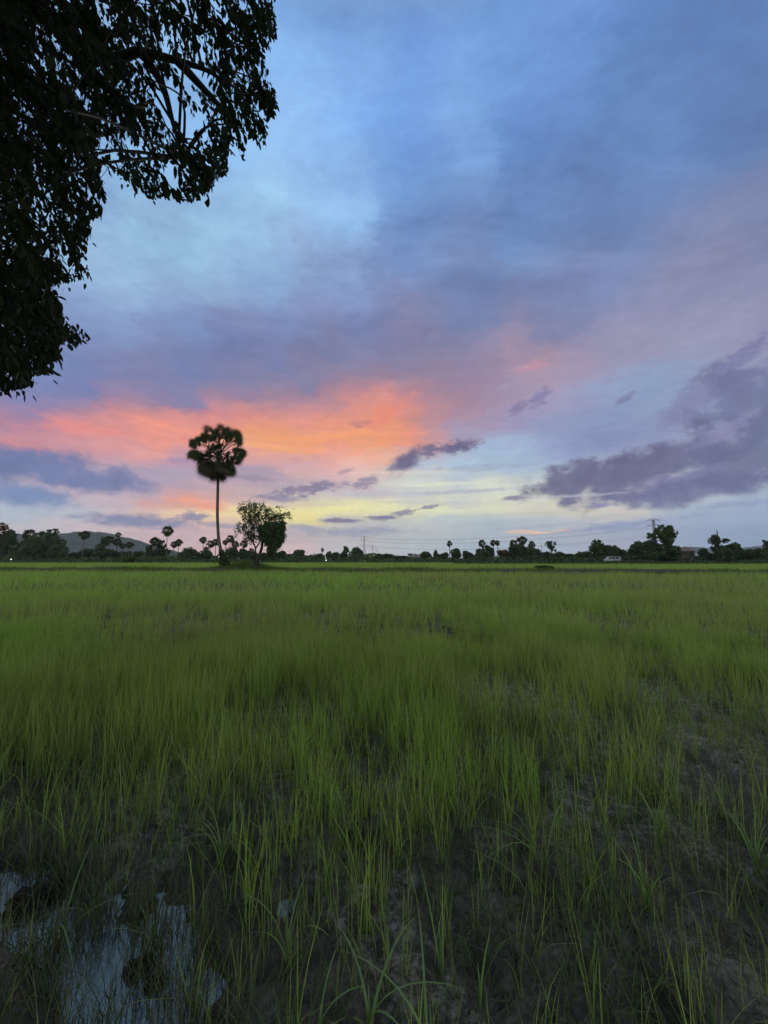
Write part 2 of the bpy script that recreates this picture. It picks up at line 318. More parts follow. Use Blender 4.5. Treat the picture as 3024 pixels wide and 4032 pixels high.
M_rice = foliage('rice_leaf', (0.09, 0.215, 0.042), (0.34, 0.49, 0.10), trans=0.42, gloss=0.03, scale=0.55, attr='dry', c3=(0.26, 0.24, 0.12))
M_lowweed = foliage('low_weed_leaf', (0.045, 0.095, 0.04), (0.10, 0.16, 0.065), trans=0.25, scale=2.0, attr='dry', c3=(0.15, 0.125, 0.095))
M_weed = foliage('weed_leaf', (0.10, 0.22, 0.06), (0.22, 0.34, 0.12), trans=0.35, gloss=0.05, scale=4)
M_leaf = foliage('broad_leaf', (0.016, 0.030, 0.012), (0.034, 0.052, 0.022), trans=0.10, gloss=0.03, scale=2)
M_palm = foliage('palm_leaf', (0.035, 0.045, 0.022), (0.07, 0.08, 0.04), trans=0.12, scale=1)
M_deadpalm = foliage('dead_palm_leaf', (0.05, 0.042, 0.028), (0.10, 0.085, 0.05), trans=0.08, scale=1)
M_dark = foliage('dark_foliage', (0.035, 0.060, 0.032), (0.08, 0.115, 0.058), trans=0.15, scale=0.4)
M_mid = foliage('green_foliage', (0.045, 0.075, 0.028), (0.09, 0.13, 0.045), trans=0.2, scale=0.4)
M_red = foliage('reddish_foliage', (0.14, 0.05, 0.035), (0.22, 0.10, 0.06), trans=0.2, scale=0.6)
M_brown = foliage('brownish_foliage', (0.08, 0.065, 0.04), (0.13, 0.10, 0.06), trans=0.2, scale=0.6)
M_bank = foliage('bank_grass', (0.06, 0.10, 0.025), (0.12, 0.17, 0.045), trans=0.3, scale=0.5)
M_bark = bark('bark', (0.016, 0.014, 0.012), (0.040, 0.034, 0.028))
M_palmbark = bark('palm_bark', (0.06, 0.05, 0.042), (0.17, 0.14, 0.115), 5, (0.4, 0.4, 5))

# ------------------------------------------------------------------ ground: wet mud close by, field soil beyond
def gd(px, py, z=0.0):          # photo pixel -> point on the plane z
    r = ray(px, py); k = (z - EYE) / r[2]; return r[0] * k, k
K_ = 3024 / 1659
POOL = [gd(x * K_, y * K_) for x, y in ((-60, 1880), (60, 1878), (150, 1900), (196, 1925), (205, 1985), (300, 1990), (360, 1955), (385, 1990), (420, 2050), (440, 2110), (400, 2180), (420, 2260), (160, 2262), (165, 2170), (110, 2080), (55, 2000), (-60, 1985))]
POOL = np.array(POOL)
def in_poly(x, y, P):
    ins = np.zeros(np.shape(x), bool); n = len(P); j = n - 1
    for i in range(n):
        xi, yi, xj, yj = *P[i], *P[j]
        c = ((yi > y) != (yj > y)) & (x < (xj - xi) * (y - yi) / (yj - yi + 1e-12) + xi); ins ^= c; j = i
    return ins
def poly_dist(x, y, P):
    d = np.full(np.shape(x), 1e9); n = len(P)
    for i in range(n):
        a = P[i]; b = P[(i + 1) % n]; ab = b - a
        t = np.clip(((x - a[0]) * ab[0] + (y - a[1]) * ab[1]) / (ab @ ab + 1e-12), 0, 1)
        d = np.minimum(d, np.hypot(x - a[0] - t * ab[0], y - a[1] - t * ab[1]))
    return d
BANK = [(-60, 44.5), (-30, 43.6), (-18, 43.5), (-6, 42.5), (3, 41), (15, 39.5), (28, 37.5), (40, 35.5), (60, 33)]
def bank_y(x): return np.interp(x, [p[0] for p in BANK], [p[1] for p in BANK]) + 0.5 * np.sin(x * 0.35)
def ground_z(x, y):
    near = np.clip(1 - (np.hypot(x, y) - 9) / 10, 0, 1)
    z = (fbm(x, y, 1.1, 3) - 0.5) * 0.06
    n2 = fbm(x + 50, y, 0.28, 4)
    z = z + (n2 - 0.5) * 0.06 - np.clip(vnoise(x + 3, y, 0.17) - 0.72, 0, 1) * 0.16 + (fbm(x - 20, y + 8, 0.10, 3) - 0.5) * 0.05 - np.clip(0.06 - np.abs(fbm(x * 1.3 + 7, y * 0.75, 0.34, 3) - 0.5), 0, 1) * 0.55
    z = z * near
    d = poly_dist(x, y, POOL); s = np.where(in_poly(x, y, POOL), -d, d) + (vnoise(x, y, 0.12) - 0.5) * 0.10
    dip = np.clip((s - 0.01) / 0.10, 0, 1); dip = dip * dip * (3 - 2 * dip)
    z = np.where(s < 0.12, z * dip + (1 - dip) * -0.075, z)
    # brown bank at the lower left corner
    bx, by = gd(-20 * K_, 2130 * K_)
    z = z + 0.10 * np.exp(-(((x - bx) / 0.22) ** 2 + ((y - by) / 0.16) ** 2)) * (d > 0.02)
    z = z + 0.03 * np.clip(1 - (y - 1.2) / 1.0, 0, 1) * np.clip(x + 0.4, 0, 1)
    return z
def sspace(lo, hi, n, c, k):
    t = np.linspace(math.asinh((lo - c) / k), math.asinh((hi - c) / k), n); return c + k * np.sinh(t)
gx = sspace(-2500, 2500, 1000, 0, 1.1); gy = sspace(-400, 2500, 820, 2.3, 0.9)
GX, GY = np.meshgrid(gx, gy); GZ = ground_z(GX, GY)
nx, ny = len(gx), len(gy)
idx = np.arange(nx * ny).reshape(ny, nx)
quads = np.stack([idx[:-1, :-1], idx[:-1, 1:], idx[1:, 1:], idx[1:, :-1]], -1).reshape(-1, 4)
PALE = np.zeros(GX.shape)
for x_, y_, r_, k_ in ((1120, 1500, .55, 1), (1110, 1520, .4, 1), (1515, 1590, .4, 1), (790, 1475, .4, .8), (1420, 1500, .45, .9), (1255, 1472, .3, .9), (225, 1590, .22, .6), (1600, 1640, .3, .6), (850, 1690, .12, .8), (1070, 1800, .12, .6), (1210, 1850, .16, .6), (1050, 1960, .14, .5), (1030, 2120, .12, .5), (1560, 2080, .2, .4), (1480, 1800, .1, .5)):
    a_, b_ = gd(x_ * K_, y_ * K_); PALE = np.maximum(PALE, k_ * np.exp(-(((GX - a_) / r_) ** 2 + ((GY - b_) / (r_ * 1.3)) ** 2)))
_d = poly_dist(GX, GY, POOL); MARG = np.clip(1 - _d / 0.22, 0, 1) ** 0.7 + 1.0 * in_poly(GX, GY, POOL); MARG = np.clip(MARG, 0, 1)
m, t = mat('mud')
co = t.n('ShaderNodeTexCoord').outputs['Object']
big = t.noise(co, 0.9, 5, 0.6); fine = t.noise(co, 14, 7, 0.68); mid = t.noise(co, 4.2, 5, 0.6)
vo = t.n('ShaderNodeTexVoronoi', {'Vector': t.n('ShaderNodeVectorMath', {0: co, 1: t.n('ShaderNodeVectorMath', {0: t.noise(co, 5, 3, out=1), 'Scale': 0.25}, operation='SCALE').outputs[0]}, operation='ADD').outputs[0], 'Scale': 6.5}, feature='DISTANCE_TO_EDGE').outputs[0]
crack = t.mr(vo, 0.0, 0.07)
pale = t.n('ShaderNodeAttribute', attribute_name='pale').outputs['Fac']
c = t.mix(t.mr(mid, 0.40, 0.60), (0.038, 0.037, 0.028), (0.115, 0.113, 0.092))
c = t.mix(t.m('MULTIPLY', t.mr(big, 0.48, 0.56), t.mr(t.noise(co, 9, 5, .7), .44, .56)), c, (0.27, 0.27, 0.235))
c = t.mix(t.m('MULTIPLY', pale, t.mr(mid, 0.3, 0.6)), c, (0.40, 0.375, 0.33))
c = t.mix(t.m('MULTIPLY', t.mr(fine, 0.48, 0.66), 0.8), c, (0.030, 0.027, 0.020))
fin2 = t.noise(co, 42, 6, 0.72)
c = t.mix(t.m('MULTIPLY', t.mr(fin2, 0.47, 0.60), 0.75), c, (0.026, 0.024, 0.018))
edge = t.n('ShaderNodeAttribute', attribute_name='margin').outputs['Fac']
c = t.mix(t.m('MULTIPLY', edge, 0.75), c, (0.022, 0.021, 0.017))
c = t.mix(t.m('MULTIPLY', t.m('SUBTRACT', 1.0, crack), t.mr(big, 0.4, 0.6, 0.0, 0.7)), c, (0.035, 0.032, 0.027))
sp = t.n('ShaderNodeSeparateXYZ', {0: co}).outputs
farf = t.mr(sp[1], 9, 22)
c = t.mix(farf, c, t.mix(t.noise(co, 0.2, 3), (0.055, 0.085, 0.03), (0.085, 0.12, 0.045)))
wet = t.mr(t.noise(co, 2.3, 4, 0.6), 0.44, 0.56)
h = t.m('ADD', t.m('MULTIPLY', crack, 0.12), t.m('ADD', t.m('ADD', t.m('MULTIPLY', fine, 0.9), t.m('MULTIPLY', fin2, 0.5)), t.m('MULTIPLY', mid, 0.5)))
bmp = t.n('ShaderNodeBump', {'Strength': 1.0, 'Distance': 0.045, 'Height': h}).outputs[0]
p = t.n('ShaderNodeBsdfPrincipled', {'Base Color': c, 'Roughness': t.m('MULTIPLY_ADD', t.m('MULTIPLY', t.m('MAXIMUM', wet, edge), t.mr(sp[1], 7, 3.5)), -0.68, 0.95), 'Specular IOR Level': t.mr(sp[1], 8, 3, 0.05, 0.5), 'Normal': bmp})
t.n('ShaderNodeOutputMaterial', {0: p.outputs[0]})
link('ground', mesh_np('ground', np.stack([GX, GY, GZ], -1).reshape(-1, 3), quads, None, m, {'pale': PALE.ravel(), 'margin': MARG.ravel()}, smooth=True), kind='structure')

# shallow muddy water in the dip
m, t = mat('muddy_water')
co = t.n('ShaderNodeTexCoord').outputs['Object']
bmp = t.n('ShaderNodeBump', {'Strength': 0.25, 'Distance': 0.008, 'Height': t.noise(co, 16, 4, 0.6)}).outputs[0]
p = t.n('ShaderNodeBsdfPrincipled', {'Base Color': (0.05, 0.066, 0.074, 1), 'Roughness': 0.05, 'IOR': 1.85, 'Specular IOR Level': 0.6, 'Normal': bmp})
t.n('ShaderNodeOutputMaterial', {0: p.outputs[0]})
pw = MB(); mx0, my0 = POOL.min(0) - 0.2; mx1, my1 = POOL.max(0) + 0.2
pw.box(((mx0 + mx1) / 2, (my0 + my1) / 2, -0.05), (mx1 - mx0, my1 - my0, 0.02))
link('puddle', pw.mesh('puddle', m), kind='structure')

# ------------------------------------------------------------------ blades
def blades(P, h, wdt, lean, bend, yaw, K=3, curl=0.0):
    """P (N,3) roots; returns verts, quads, tris and blade parameter t per vertex"""
    N = len(P); dirv = np.stack([np.cos(yaw), np.sin(yaw), np.zeros(N)], -1)
    wa_ = yaw + math.pi / 2 + rng.normal(0, 0.7, N); side = np.stack([np.cos(wa_), np.sin(wa_), np.zeros(N)], -1)
    V = np.zeros((N, 2 * K + 1, 3)); T = np.zeros((N, 2 * K + 1))
    for i in range(K + 1):
        tt = i / K
        off = dirv * (h * (lean * tt + bend * tt * tt))[:, None]
        up = np.zeros((N, 3)); up[:, 2] = h * (tt - 0.45 * bend * tt ** 2.2 - curl * tt ** 3)
        c_ = P + off + up
        if i < K:
            ww = (wdt * (1 - 0.75 * tt ** 1.5) / 2)[:, None]
            V[:, 2 * i] = c_ - side * ww; V[:, 2 * i + 1] = c_ + side * ww
        else: V[:, 2 * K] = c_
        T[:, 2 * i:2 * i + 2] = tt
    b = (np.arange(N) * (2 * K + 1))[:, None]
    Q = [np.concatenate([b + 2 * i, b + 2 * i + 1, b + 2 * i + 3, b + 2 * i + 2], 1) for i in range(K - 1)]
    Q = np.stack(Q, 1).reshape(-1, 4) if Q else np.zeros((0, 4), int)
    Tr = np.concatenate([b + 2 * K - 2, b + 2 * K - 1, b + 2 * K], 1)
    return V.reshape(-1, 3), Q, Tr, T.reshape(-1)

# bare patches in the rice (view pixels -> ground), radius in metres, strength
BARE = [(1120, 1500, .55, .9), (1110, 1520, .4, .9), (1515, 1590, .45, .95), (1600, 1640, .5, .8), (790, 1475, .5, .7), (1420, 1500, .45, .8), (1255, 1472, .35, .8), (225, 1590, .32, .75), (850, 1690, .16, .8),
        (1070, 1800, .22, .9), (1210, 1850, .28, .95), (1060, 1960, .3, .95), (1000, 2120, .4, .95), (1480, 1800, .16, .8), (1560, 2080, .5, .9), (1350, 2150, .4, .8), (900, 1560, .3, .5), (60, 1820, .25, .7), (420, 1850, .2, .6), (700, 1900, .2, .6),
        (1300, 1620, .5, .55), (1500, 1700, .3, .5), (1000, 1500, .5, .45), (250, 2060, .6, 1.0), (60, 1940, .3, 1.0), (30, 2150, .5, .95), (1550, 1560, .7, .6)]
BG = [(*gd(x * K_, y * K_), r, s) for x, y, r, s in BARE]
def density(x, y):
    d = 0.35 + 1.3 * np.clip(fbm(x + 5, y * 0.7, 1.3, 3) - 0.22, 0, 1)
    d = d * (0.35 + 1.1 * vnoise(x, y, 0.33)) * np.clip(0.45 + 2.6 * (fbm(x - 70, y * 0.8, 0.85, 3) - 0.36), 0.06, 1.25)
    for bx, by, r, s in BG:
        d = d * (1 - s * np.exp(-(((x - bx) / r) ** 2 + ((y - by) / (r * 1.25)) ** 2)))
    near = np.clip((y - 1.45 - 0.35 * (fbm(x + 8, y, .7, 2) - .3) * 2) / 1.5, 0, 1)
    d = d * (0.13 + 0.87 * near)
    right = np.clip((x + 0.8) / 3.0, 0, 1) * np.clip(1 - (y - 4) / 6, 0, 1)
    d = d * (1 - 0.45 * right)
    d = np.maximum(d, 0.6 * np.clip((y - 8) / 5, 0, 1))
    return np.clip(d, 0, 1.3)
def wedge(n, y0, y1, margin=0.8, k=1.0, p=1.0):
    y = y0 + (y1 - y0) * rng.random(n) ** p
    x = (rng.random(n) * 2 - 1) * (y * 1.12 * k + margin); keep = rng.random(n) < (y * 1.12 * k + margin) / (y1 * 1.12 * k + margin)
    return x[keep], y[keep]
def plant(x, y, per, h0, wd, K, spread=0.02, dens=True, name='rice', hs=1.0, dry0=0.0):
    if dens:
        k = rng.random(len(x)) < density(x, y); x, y = x[k], y[k]
    k = y < bank_y(x) - 0.9
    x, y = x[k], y[k]
    patch = fbm(x - 30, y + 11, 2.6, 3)
    hh = h0 * (0.72 + 0.75 * np.clip(patch, 0.15, 0.85)) * (0.75 + 0.5 * vnoise(x + 3, y * .6, 0.9)) * np.where(density(x, y) < 0.25, 0.75, 1.0)
    dry = np.clip((fbm(x + 90, y, 3.0, 3) - 0.42) * 1.2 + 0.28 * np.clip(x / 5 + 0.1, 0, 1) + 0.25 * np.clip(1 - (y - 1.5) / 4, 0, 1), 0, 0.55) + dry0 + np.clip((fbm(x + 200, y * 1.6, 6.0, 3) - 0.47) * 1.6, -0.1, 0.3) * np.clip((y - 4) / 4, 0, 1)
    x = np.repeat(x, per); y = np.repeat(y, per); hh = np.repeat(hh, per); dry = np.repeat(dry, per)
    N = len(x); x = x + rng.normal(0, spread, N); y = y + rng.normal(0, spread, N)
    z = ground_z(x, y) - 0.01
    h = hh * rng.uniform(0.55, 1.15, N); lean = np.abs(rng.normal(0, 0.13, N)); bend = np.abs(rng.normal(0, 0.17, N))
    br_ = rng.random(N) < 0.06; bend = np.where(br_, rng.uniform(0.5, 1.1, N), bend)
    yaw = rng.uniform(0, 2 * math.pi, N)
    V, Q, T, tt = blades(np.stack([x, y, z], -1), h, wd * rng.uniform(0.6, 1.35, N), lean, bend, yaw, K)
    dd = np.clip(np.repeat(dry + rng.normal(0.02, 0.20, N) + (rng.random(N) < 0.06) * 0.5, 2 * K + 1) + 0.12 * (1 - tt), 0, 1)
    return V, Q, T, dd
def gather(name, parts, material, **props):
    V = []; Q = []; T = []; A = []; n = 0
    for v, q, t_, a in parts:
        V.append(v); Q.append(q + n); T.append(t_ + n); A.append(a); n += len(v)
    return link(name, mesh_np(name, np.concatenate(V), np.concatenate(Q), np.concatenate(T), material, {'dry': np.concatenate(A)}), **props)
parts = []
x, y = wedge(36000, 1.3, 8, 1.0);  parts.append(plant(x, y, 7, 0.43, 0.0050, 4, 0.017))
x, y = wedge(30000, 1.15, 6.5, 1.0); k = ~in_poly(x, y, POOL) & (rng.random(len(x)) < np.clip(0.15 + 2.2 * (fbm(x + 31, y + 4, .55, 3) - .34), .10, 1) * np.clip((y - 1.2) / 1.3, .55, 1)); parts.append(plant(x[k], y[k], 3, 0.27, 0.0032, 4, 0.012, dens=False, dry0=.12))
x, y = wedge(26000, 8, 17, 1.2);    parts.append(plant(x, y, 4, 0.44, 0.012, 3, 0.025))
x, y = wedge(42000, 17, 46, 2, p=0.8); parts.append(plant(x, y, 2, 0.44, 0.030, 2, 0.05, dens=False))
gather('rice_plants', parts, M_rice, kind='stuff', label='young green rice growing across the whole field', category='rice')
# low dark weeds between the rice plants
x, y = wedge(170000, 1.15, 8, 0.8)
keep = ~in_poly(x, y, POOL) & (rng.random(len(x)) < np.clip((fbm(x, y, 0.45, 3) - 0.36) * 4.0, 0.12, 1)); x, y = x[keep], y[keep]; N = len(x)
V, Q, T, tt = blades(np.stack([x, y, ground_z(x, y) - .005], -1), rng.uniform(0.04, 0.19, N) * (0.5 + vnoise(x, y, .5)), np.full(N, 0.0048), rng.uniform(0, .6, N), rng.uniform(0, .9, N), rng.uniform(0, 6.28, N), 2)
gather('low_weeds', [(V, Q, T, np.repeat(np.clip(rng.normal(0.3, 0.3, N), 0, 1), 5))], M_lowweed, kind='stuff', label='short dark weeds carpeting the mud between the rice', category='weeds')
# low dead stubble and litter lying between the plants
x, y = wedge(70000, 1.15, 7.5, 0.8)
keep = ~in_poly(x, y, POOL) & (rng.random(len(x)) < np.clip((fbm(x + 3, y - 7, .5, 3) - .34) * 4, .1, 1)); x, y = x[keep], y[keep]; N = len(x)
V, Q, T, tt = blades(np.stack([x, y, ground_z(x, y) - .004], -1), rng.uniform(0.04, 0.20, N), np.full(N, 0.0034), rng.uniform(0, 1, N) ** 2 * 1.4, rng.uniform(0, 1, N) ** 2 * 1.2, rng.uniform(0, 6.28, N), 2)
gather('stubble', [(V, Q, T, np.repeat(np.clip(rng.normal(0.8, 0.25, N), 0, 1), 5))], M_lowweed, kind='stuff', label='short dead grass and straw littering the dark mud', category='straw')

# crumbs of mud
x, y = wedge(40000, 1.15, 7, 0.6); k = ~in_poly(x, y, POOL) & (rng.random(len(x)) < np.clip((fbm(x, y, .5, 3) - .38) * 5, .08, 1)); x, y = x[k], y[k]; N = len(x)
r_ = (0.004 + 0.016 * rng.random(N) ** 3)[:, None, None]
o8 = np.array([(1, 0, 0), (0, 1, 0), (-1, 0, 0), (0, -1, 0), (.1, .1, .8), (0, 0, -1)], float)
V = np.stack([x, y, ground_z(x, y)], -1)[:, None] + (o8 + rng.normal(0, .28, (N, 6, 3))) * r_
tr8 = np.array([(0, 1, 4), (1, 2, 4), (2, 3, 4), (3, 0, 4), (1, 0, 5), (2, 1, 5), (3, 2, 5), (0, 3, 5)])
link('mud_crumbs', mesh_np('mud_crumbs', V.reshape(-1, 3), None, (tr8[None] + (np.arange(N) * 6)[:, None, None]).reshape(-1, 3), plain('crumb_soil', (0.075, 0.068, 0.055), .95, .5, 6), smooth=False), kind='stuff', label='small crumbs of soil scattered over the mud', category='soil')
# thin shoots standing in the shallow pool
x = rng.uniform(POOL[:, 0].min() - .1, POOL[:, 0].max() + .1, 9000); y = rng.uniform(POOL[:, 1].min() - .1, POOL[:, 1].max() + .1, 9000)
pd_ = poly_dist(x, y, POOL); k = (in_poly(x, y, POOL) | (pd_ < .08)) & (rng.random(9000) * np.where(pd_ < .07, .45, 1) < np.clip((fbm(x, y, .14, 3) - .40) * 3.2, .07, .6)); x, y = x[k], y[k]; N = len(x)
V, Q, T, tt = blades(np.stack([x, y, np.full(N, -.08)], -1), rng.uniform(.08, .34, N), np.full(N, .0042), rng.uniform(0, .25, N), rng.uniform(0, .5, N), rng.uniform(0, 6.28, N), 3)
gather('pool_shoots', [(V, Q, T, np.repeat(np.clip(rng.normal(.45, .3, N), 0, 1), 7))], M_lowweed, kind='stuff', label='thin dark shoots standing in the shallow pool', category='grass')

# ------------------------------------------------------------------ grassy earth bank across the field and the field behind it
bx = np.linspace(-75, 75, 400); prof = np.array([(-1.3, -0.02), (-0.8, 0.22), (-0.35, 0.42), (0.35, 0.45), (0.9, 0.25), (1.4, -0.02)])
BV = np.zeros((len(bx), len(prof), 3))
for j, (o_, z_) in enumerate(prof):
    BV[:, j, 0] = bx; BV[:, j, 1] = bank_y(bx) + o_ * (0.85 + 0.3 * vnoise(bx, bx * 0 + j, 1.5)); BV[:, j, 2] = z_ * (0.7 + 0.6 * vnoise(bx, bx * 0 + 7, 2.2))
ii = np.arange(BV.shape[0] * BV.shape[1]).reshape(BV.shape[:2])
link('earth_bank', mesh_np('earth_bank', BV.reshape(-1, 3), np.stack([ii[:-1, :-1], ii[1:, :-1], ii[1:, 1:], ii[:-1, 1:]], -1).reshape(-1, 4), None, plain('bank_soil', (0.05, 0.045, 0.03), 0.95, 0.4, 2.0), smooth=True), kind='structure')
N = 26000; x = rng.uniform(-62, 62, N); o_ = rng.uniform(-1.5, 1.3, N); y = bank_y(x) + o_
z = 0.42 * np.clip(1 - (np.abs(o_) - 0.35) / 1.0, 0, 1)
hb = rng.uniform(0.12, 0.42, N) * (0.5 + vnoise(x, y, 2.0))
V, Q, T, tt = blades(np.stack([x, y, z], -1), hb, np.full(N, 0.035), rng.uniform(0, 0.5, N), rng.uniform(0, 0.6, N), rng.uniform(0, 6.28, N), 2)
gather('bank_grass', [(V, Q, T, np.zeros(len(V)))], M_bank, kind='stuff', label='dark tufted grass covering the bank across the field', category='grass')
# second field
N = 70000; y = 36 + 90 * rng.random(N) ** 1.3; x = (rng.random(N) * 2 - 1) * (y * 1.12 + 3)
k = y > bank_y(x) + 1.2; x, y = x[k], y[k]; N = len(x)
V, Q, T, tt = blades(np.stack([x, y, np.zeros(N)], -1), rng.uniform(0.35, 0.62, N), np.full(N, 0.07), rng.uniform(0, .2, N), rng.uniform(0, .3, N), rng.uniform(0, 6.28, N), 2)
gather('far_rice', [(V, Q, T, np.repeat(np.clip(0.12 + 0.5 * (fbm(x, y, 14, 2) - 0.4), 0, 1), 5))], M_rice, kind='stuff', label='pale green rice in the strip of field behind the bank', category='rice')

# ------------------------------------------------------------------ leaf-cloud crowns
def leafquads(C, size, nrm=None, elong=1.7):
    N = len(C); a = unit(rng.normal(size=(N, 3))); b = unit(np.cross(a, unit(rng.normal(size=(N, 3)))))
    s = (np.asarray(size) * rng.uniform(0.6, 1.3, N))[:, None]
    V = np.stack([C - a * s * elong / 2, C + b * s / 2, C + a * s * elong / 2, C - b * s / 2], 1)
    return V.reshape(-1, 3), np.arange(4 * N).reshape(-1, 4)
def crown_mesh(name, seed, nl, nq, size, material, lump=(0.28, 0.5), hollow=0.0, flat=1.0):
    global rng
    sv = rng; rng = np.random.default_rng(seed)
    C = unit(rng.normal(size=(nl, 3))) * (rng.random((nl, 1)) ** 0.45) * 0.68; rr = rng.uniform(*lump, nl)
    k = rng.integers(0, nl, nq); d = unit(rng.normal(size=(nq, 3))); P = C[k] + d * (rr[k] * rng.random(nq) ** 0.28)[:, None]
    P[:, 2] *= flat
    V, Q = leafquads(P, np.full(nq, size)); me = mesh_np(name, V, Q, None, material)
    rng = sv; return me
CR = {
 'bush': [crown_mesh('crown', 10 + i, 16, 2200, 0.17, M_dark) for i in range(6)],
 'round': [crown_mesh('crown', 30 + i, 10, 2400, 0.15, M_dark, (0.45, 0.62)) for i in range(3)],
 'green': [crown_mesh('crown', 40 + i, 16, 2000, 0.17, M_mid) for i in range(3)],
 'sparse': [crown_mesh('crown', 50 + i, 22, 620, 0.13, M_dark, (0.13, 0.27)) for i in range(4)],
 'airy': [crown_mesh('crown', 60 + i, 26, 1500, 0.12, M_mid, (0.16, 0.32)) for i in range(2)],
 'brown': [crown_mesh('crown', 70 + i, 14, 1500, 0.16, M_brown) for i in range(1)],
 'red': [crown_mesh('crown', 75 + i, 20, 480, 0.12, M_red, (0.12, 0.25)) for i in range(1)],
}
def fan(mb, hub, axis, normal, rad, nseg, arc, droop, width):
    """one palmate leaf: folded segments radiating from the hub in the plane of axis and side"""
    axis = unit(np.array(axis, float)); side = unit(np.cross(axis, normal)); nrm = np.cross(side, axis)
    for i in range(nseg):
        th = (i / (nseg - 1) - 0.5) * arc + rng.normal(0, 0.03)
        d = axis * math.cos(th) + side * math.sin(th); L = rad * (0.86 + 0.14 * math.cos(th * 0.8)) * (0.82 if i % 2 else 1.08) * rng.uniform(0.94, 1.06)
        sd_ = np.cross(d, nrm); wm = width
        p0 = hub; p1 = hub + d * L * 0.55; p2 = hub + d * L * 0.8 + np.array([0, 0, -droop * L * 0.08]); p3 = hub + d * L + np.array([0, 0, -droop * L * 0.28])
        V = [p0, p1 - sd_ * wm + nrm * wm * 0.5, p1, p1 + sd_ * wm + nrm * wm * 0.5, p2 - sd_ * wm * 0.5, p2 + sd_ * wm * 0.5, p3]
        mb.add(V, None, [(0, 1, 2), (0, 2, 3), (1, 4, 2), (2, 5, 3), (2, 4, 5), (4, 6, 5)])
def small_palm_crown(name, seed, heart=False):
    global rng
    sv = rng; rng = np.random.default_rng(seed); mb = MB()
    for k in range(34):
        th = rng.uniform(0, 2 * math.pi); ph = rng.uniform(-0.9, 1.35) if not heart else rng.uniform(-0.5, 1.4)
        d = np.array([math.cos(th) * math.cos(ph), math.sin(th) * math.cos(ph), math.sin(ph)])
        hub = d * rng.uniform(0.42, 0.62); mb.tube([np.array([0, 0, -0.25]), hub], 0.02, 3, False)
        fan(mb, hub, d + np.array([0, 0, -0.35 if ph < 0.3 else 0]), unit(rng.normal(size=3)), rng.uniform(0.36, 0.46), 13, 4.2, 0.4, 0.042)
    for k in range(12):
        th = rng.uniform(0, 2 * math.pi); d = np.array([math.cos(th) * 0.4, math.sin(th) * 0.4, -1])
        fan(mb, np.array([math.cos(th) * 0.12, math.sin(th) * 0.12, -0.25]), d, unit(rng.normal(size=3)), 0.55, 11, 2.0, 0.3, 0.045)
    rng = sv; return mb.mesh(name, M_palm)
PALMC = [small_palm_crown('crown', 81), small_palm_crown('crown', 82), small_palm_crown('crown', 83, True)]
def unit_trunk(name, material, taper=0.7, bow=0.0):
    mb = MB(); zz = np.linspace(0, 1, 9)
    mb.tube([(bow * math.sin(z * 3.1), bow * 0.4 * math.sin(z * 2), z) for z in zz], [1.0 * (1 - (1 - taper) * z) + 0.5 * max(0, 0.12 - z) / 0.12 for z in zz], 8)
    return mb.mesh(name, material, True)
TRUNK_P = unit_trunk('trunk', M_palmbark, 0.75); TRUNK_T = unit_trunk('trunk', M_bark, 0.5)
def forked_trunk(seed):
    r = random.Random(seed); mb = MB()
    mb.tube([(0, 0, 0), (0.02, 0, .2), (-0.02, 0.02, .45)], [0.03, 0.024, 0.02], 7)
    for k in range(9):
        a = r.uniform(0, 6.28); e = r.uniform(0.15, 0.55); z0 = r.uniform(0.2, 0.5)
        mb.tube([(0, 0, z0), (math.cos(a) * e * .5, math.sin(a) * e * .5, z0 + .2), (math.cos(a) * e, math.sin(a) * e, z0 + r.uniform(.3, .5))], [0.014, 0.009, 0.003], 5)
    return mb.mesh('trunk', M_bark, True)
FORK = [forked_trunk(i) for i in range(3)]

def make_tree(kind, name, cat, px, cy, rx, ry, D, label, group, base=None, var=0, tr=0.12):
    """photo pixels: crown centre px,cy with half sizes rx,ry; D metres away"""
    X0, _, Zc = at(px, cy, D); k = D / F * 1.03; RX, RZ = rx * k, ry * k
    o = thing(name, label, cat, (X0, D, 0), group)
    if kind == 'palm':
        c = link('crown', PALMC[var % 3], o, (0, 0, Zc)); c.scale = (RX, RX, RZ); c.rotation_euler[2] = random.uniform(0, 6.28)
        tk = link('trunk', TRUNK_P, o); tk.scale = (tr * 1.2, tr * 1.2, Zc - RZ * 0.1)
        return o
    ms = CR[kind]; c = link('crown', ms[var % len(ms)], o, (0, 0, Zc)); c.scale = (RX * 1.2, RX * random.uniform(.9, 1.2), RZ * 1.16); c.rotation_euler[2] = random.choice((0, 1.57, 3.14, 4.71)) + random.uniform(-.3, .3)
    if kind in ('sparse', 'airy', 'red'):
        tk = link('trunk', FORK[var % 3], o); tk.scale = (RX * 1.5, RX * 1.5, Zc + RZ * 0.7)
    else:
        tk = link('trunk', TRUNK_T, o); tk.scale = (tr, tr, max(0.3, Zc - RZ * 0.2))
    return o

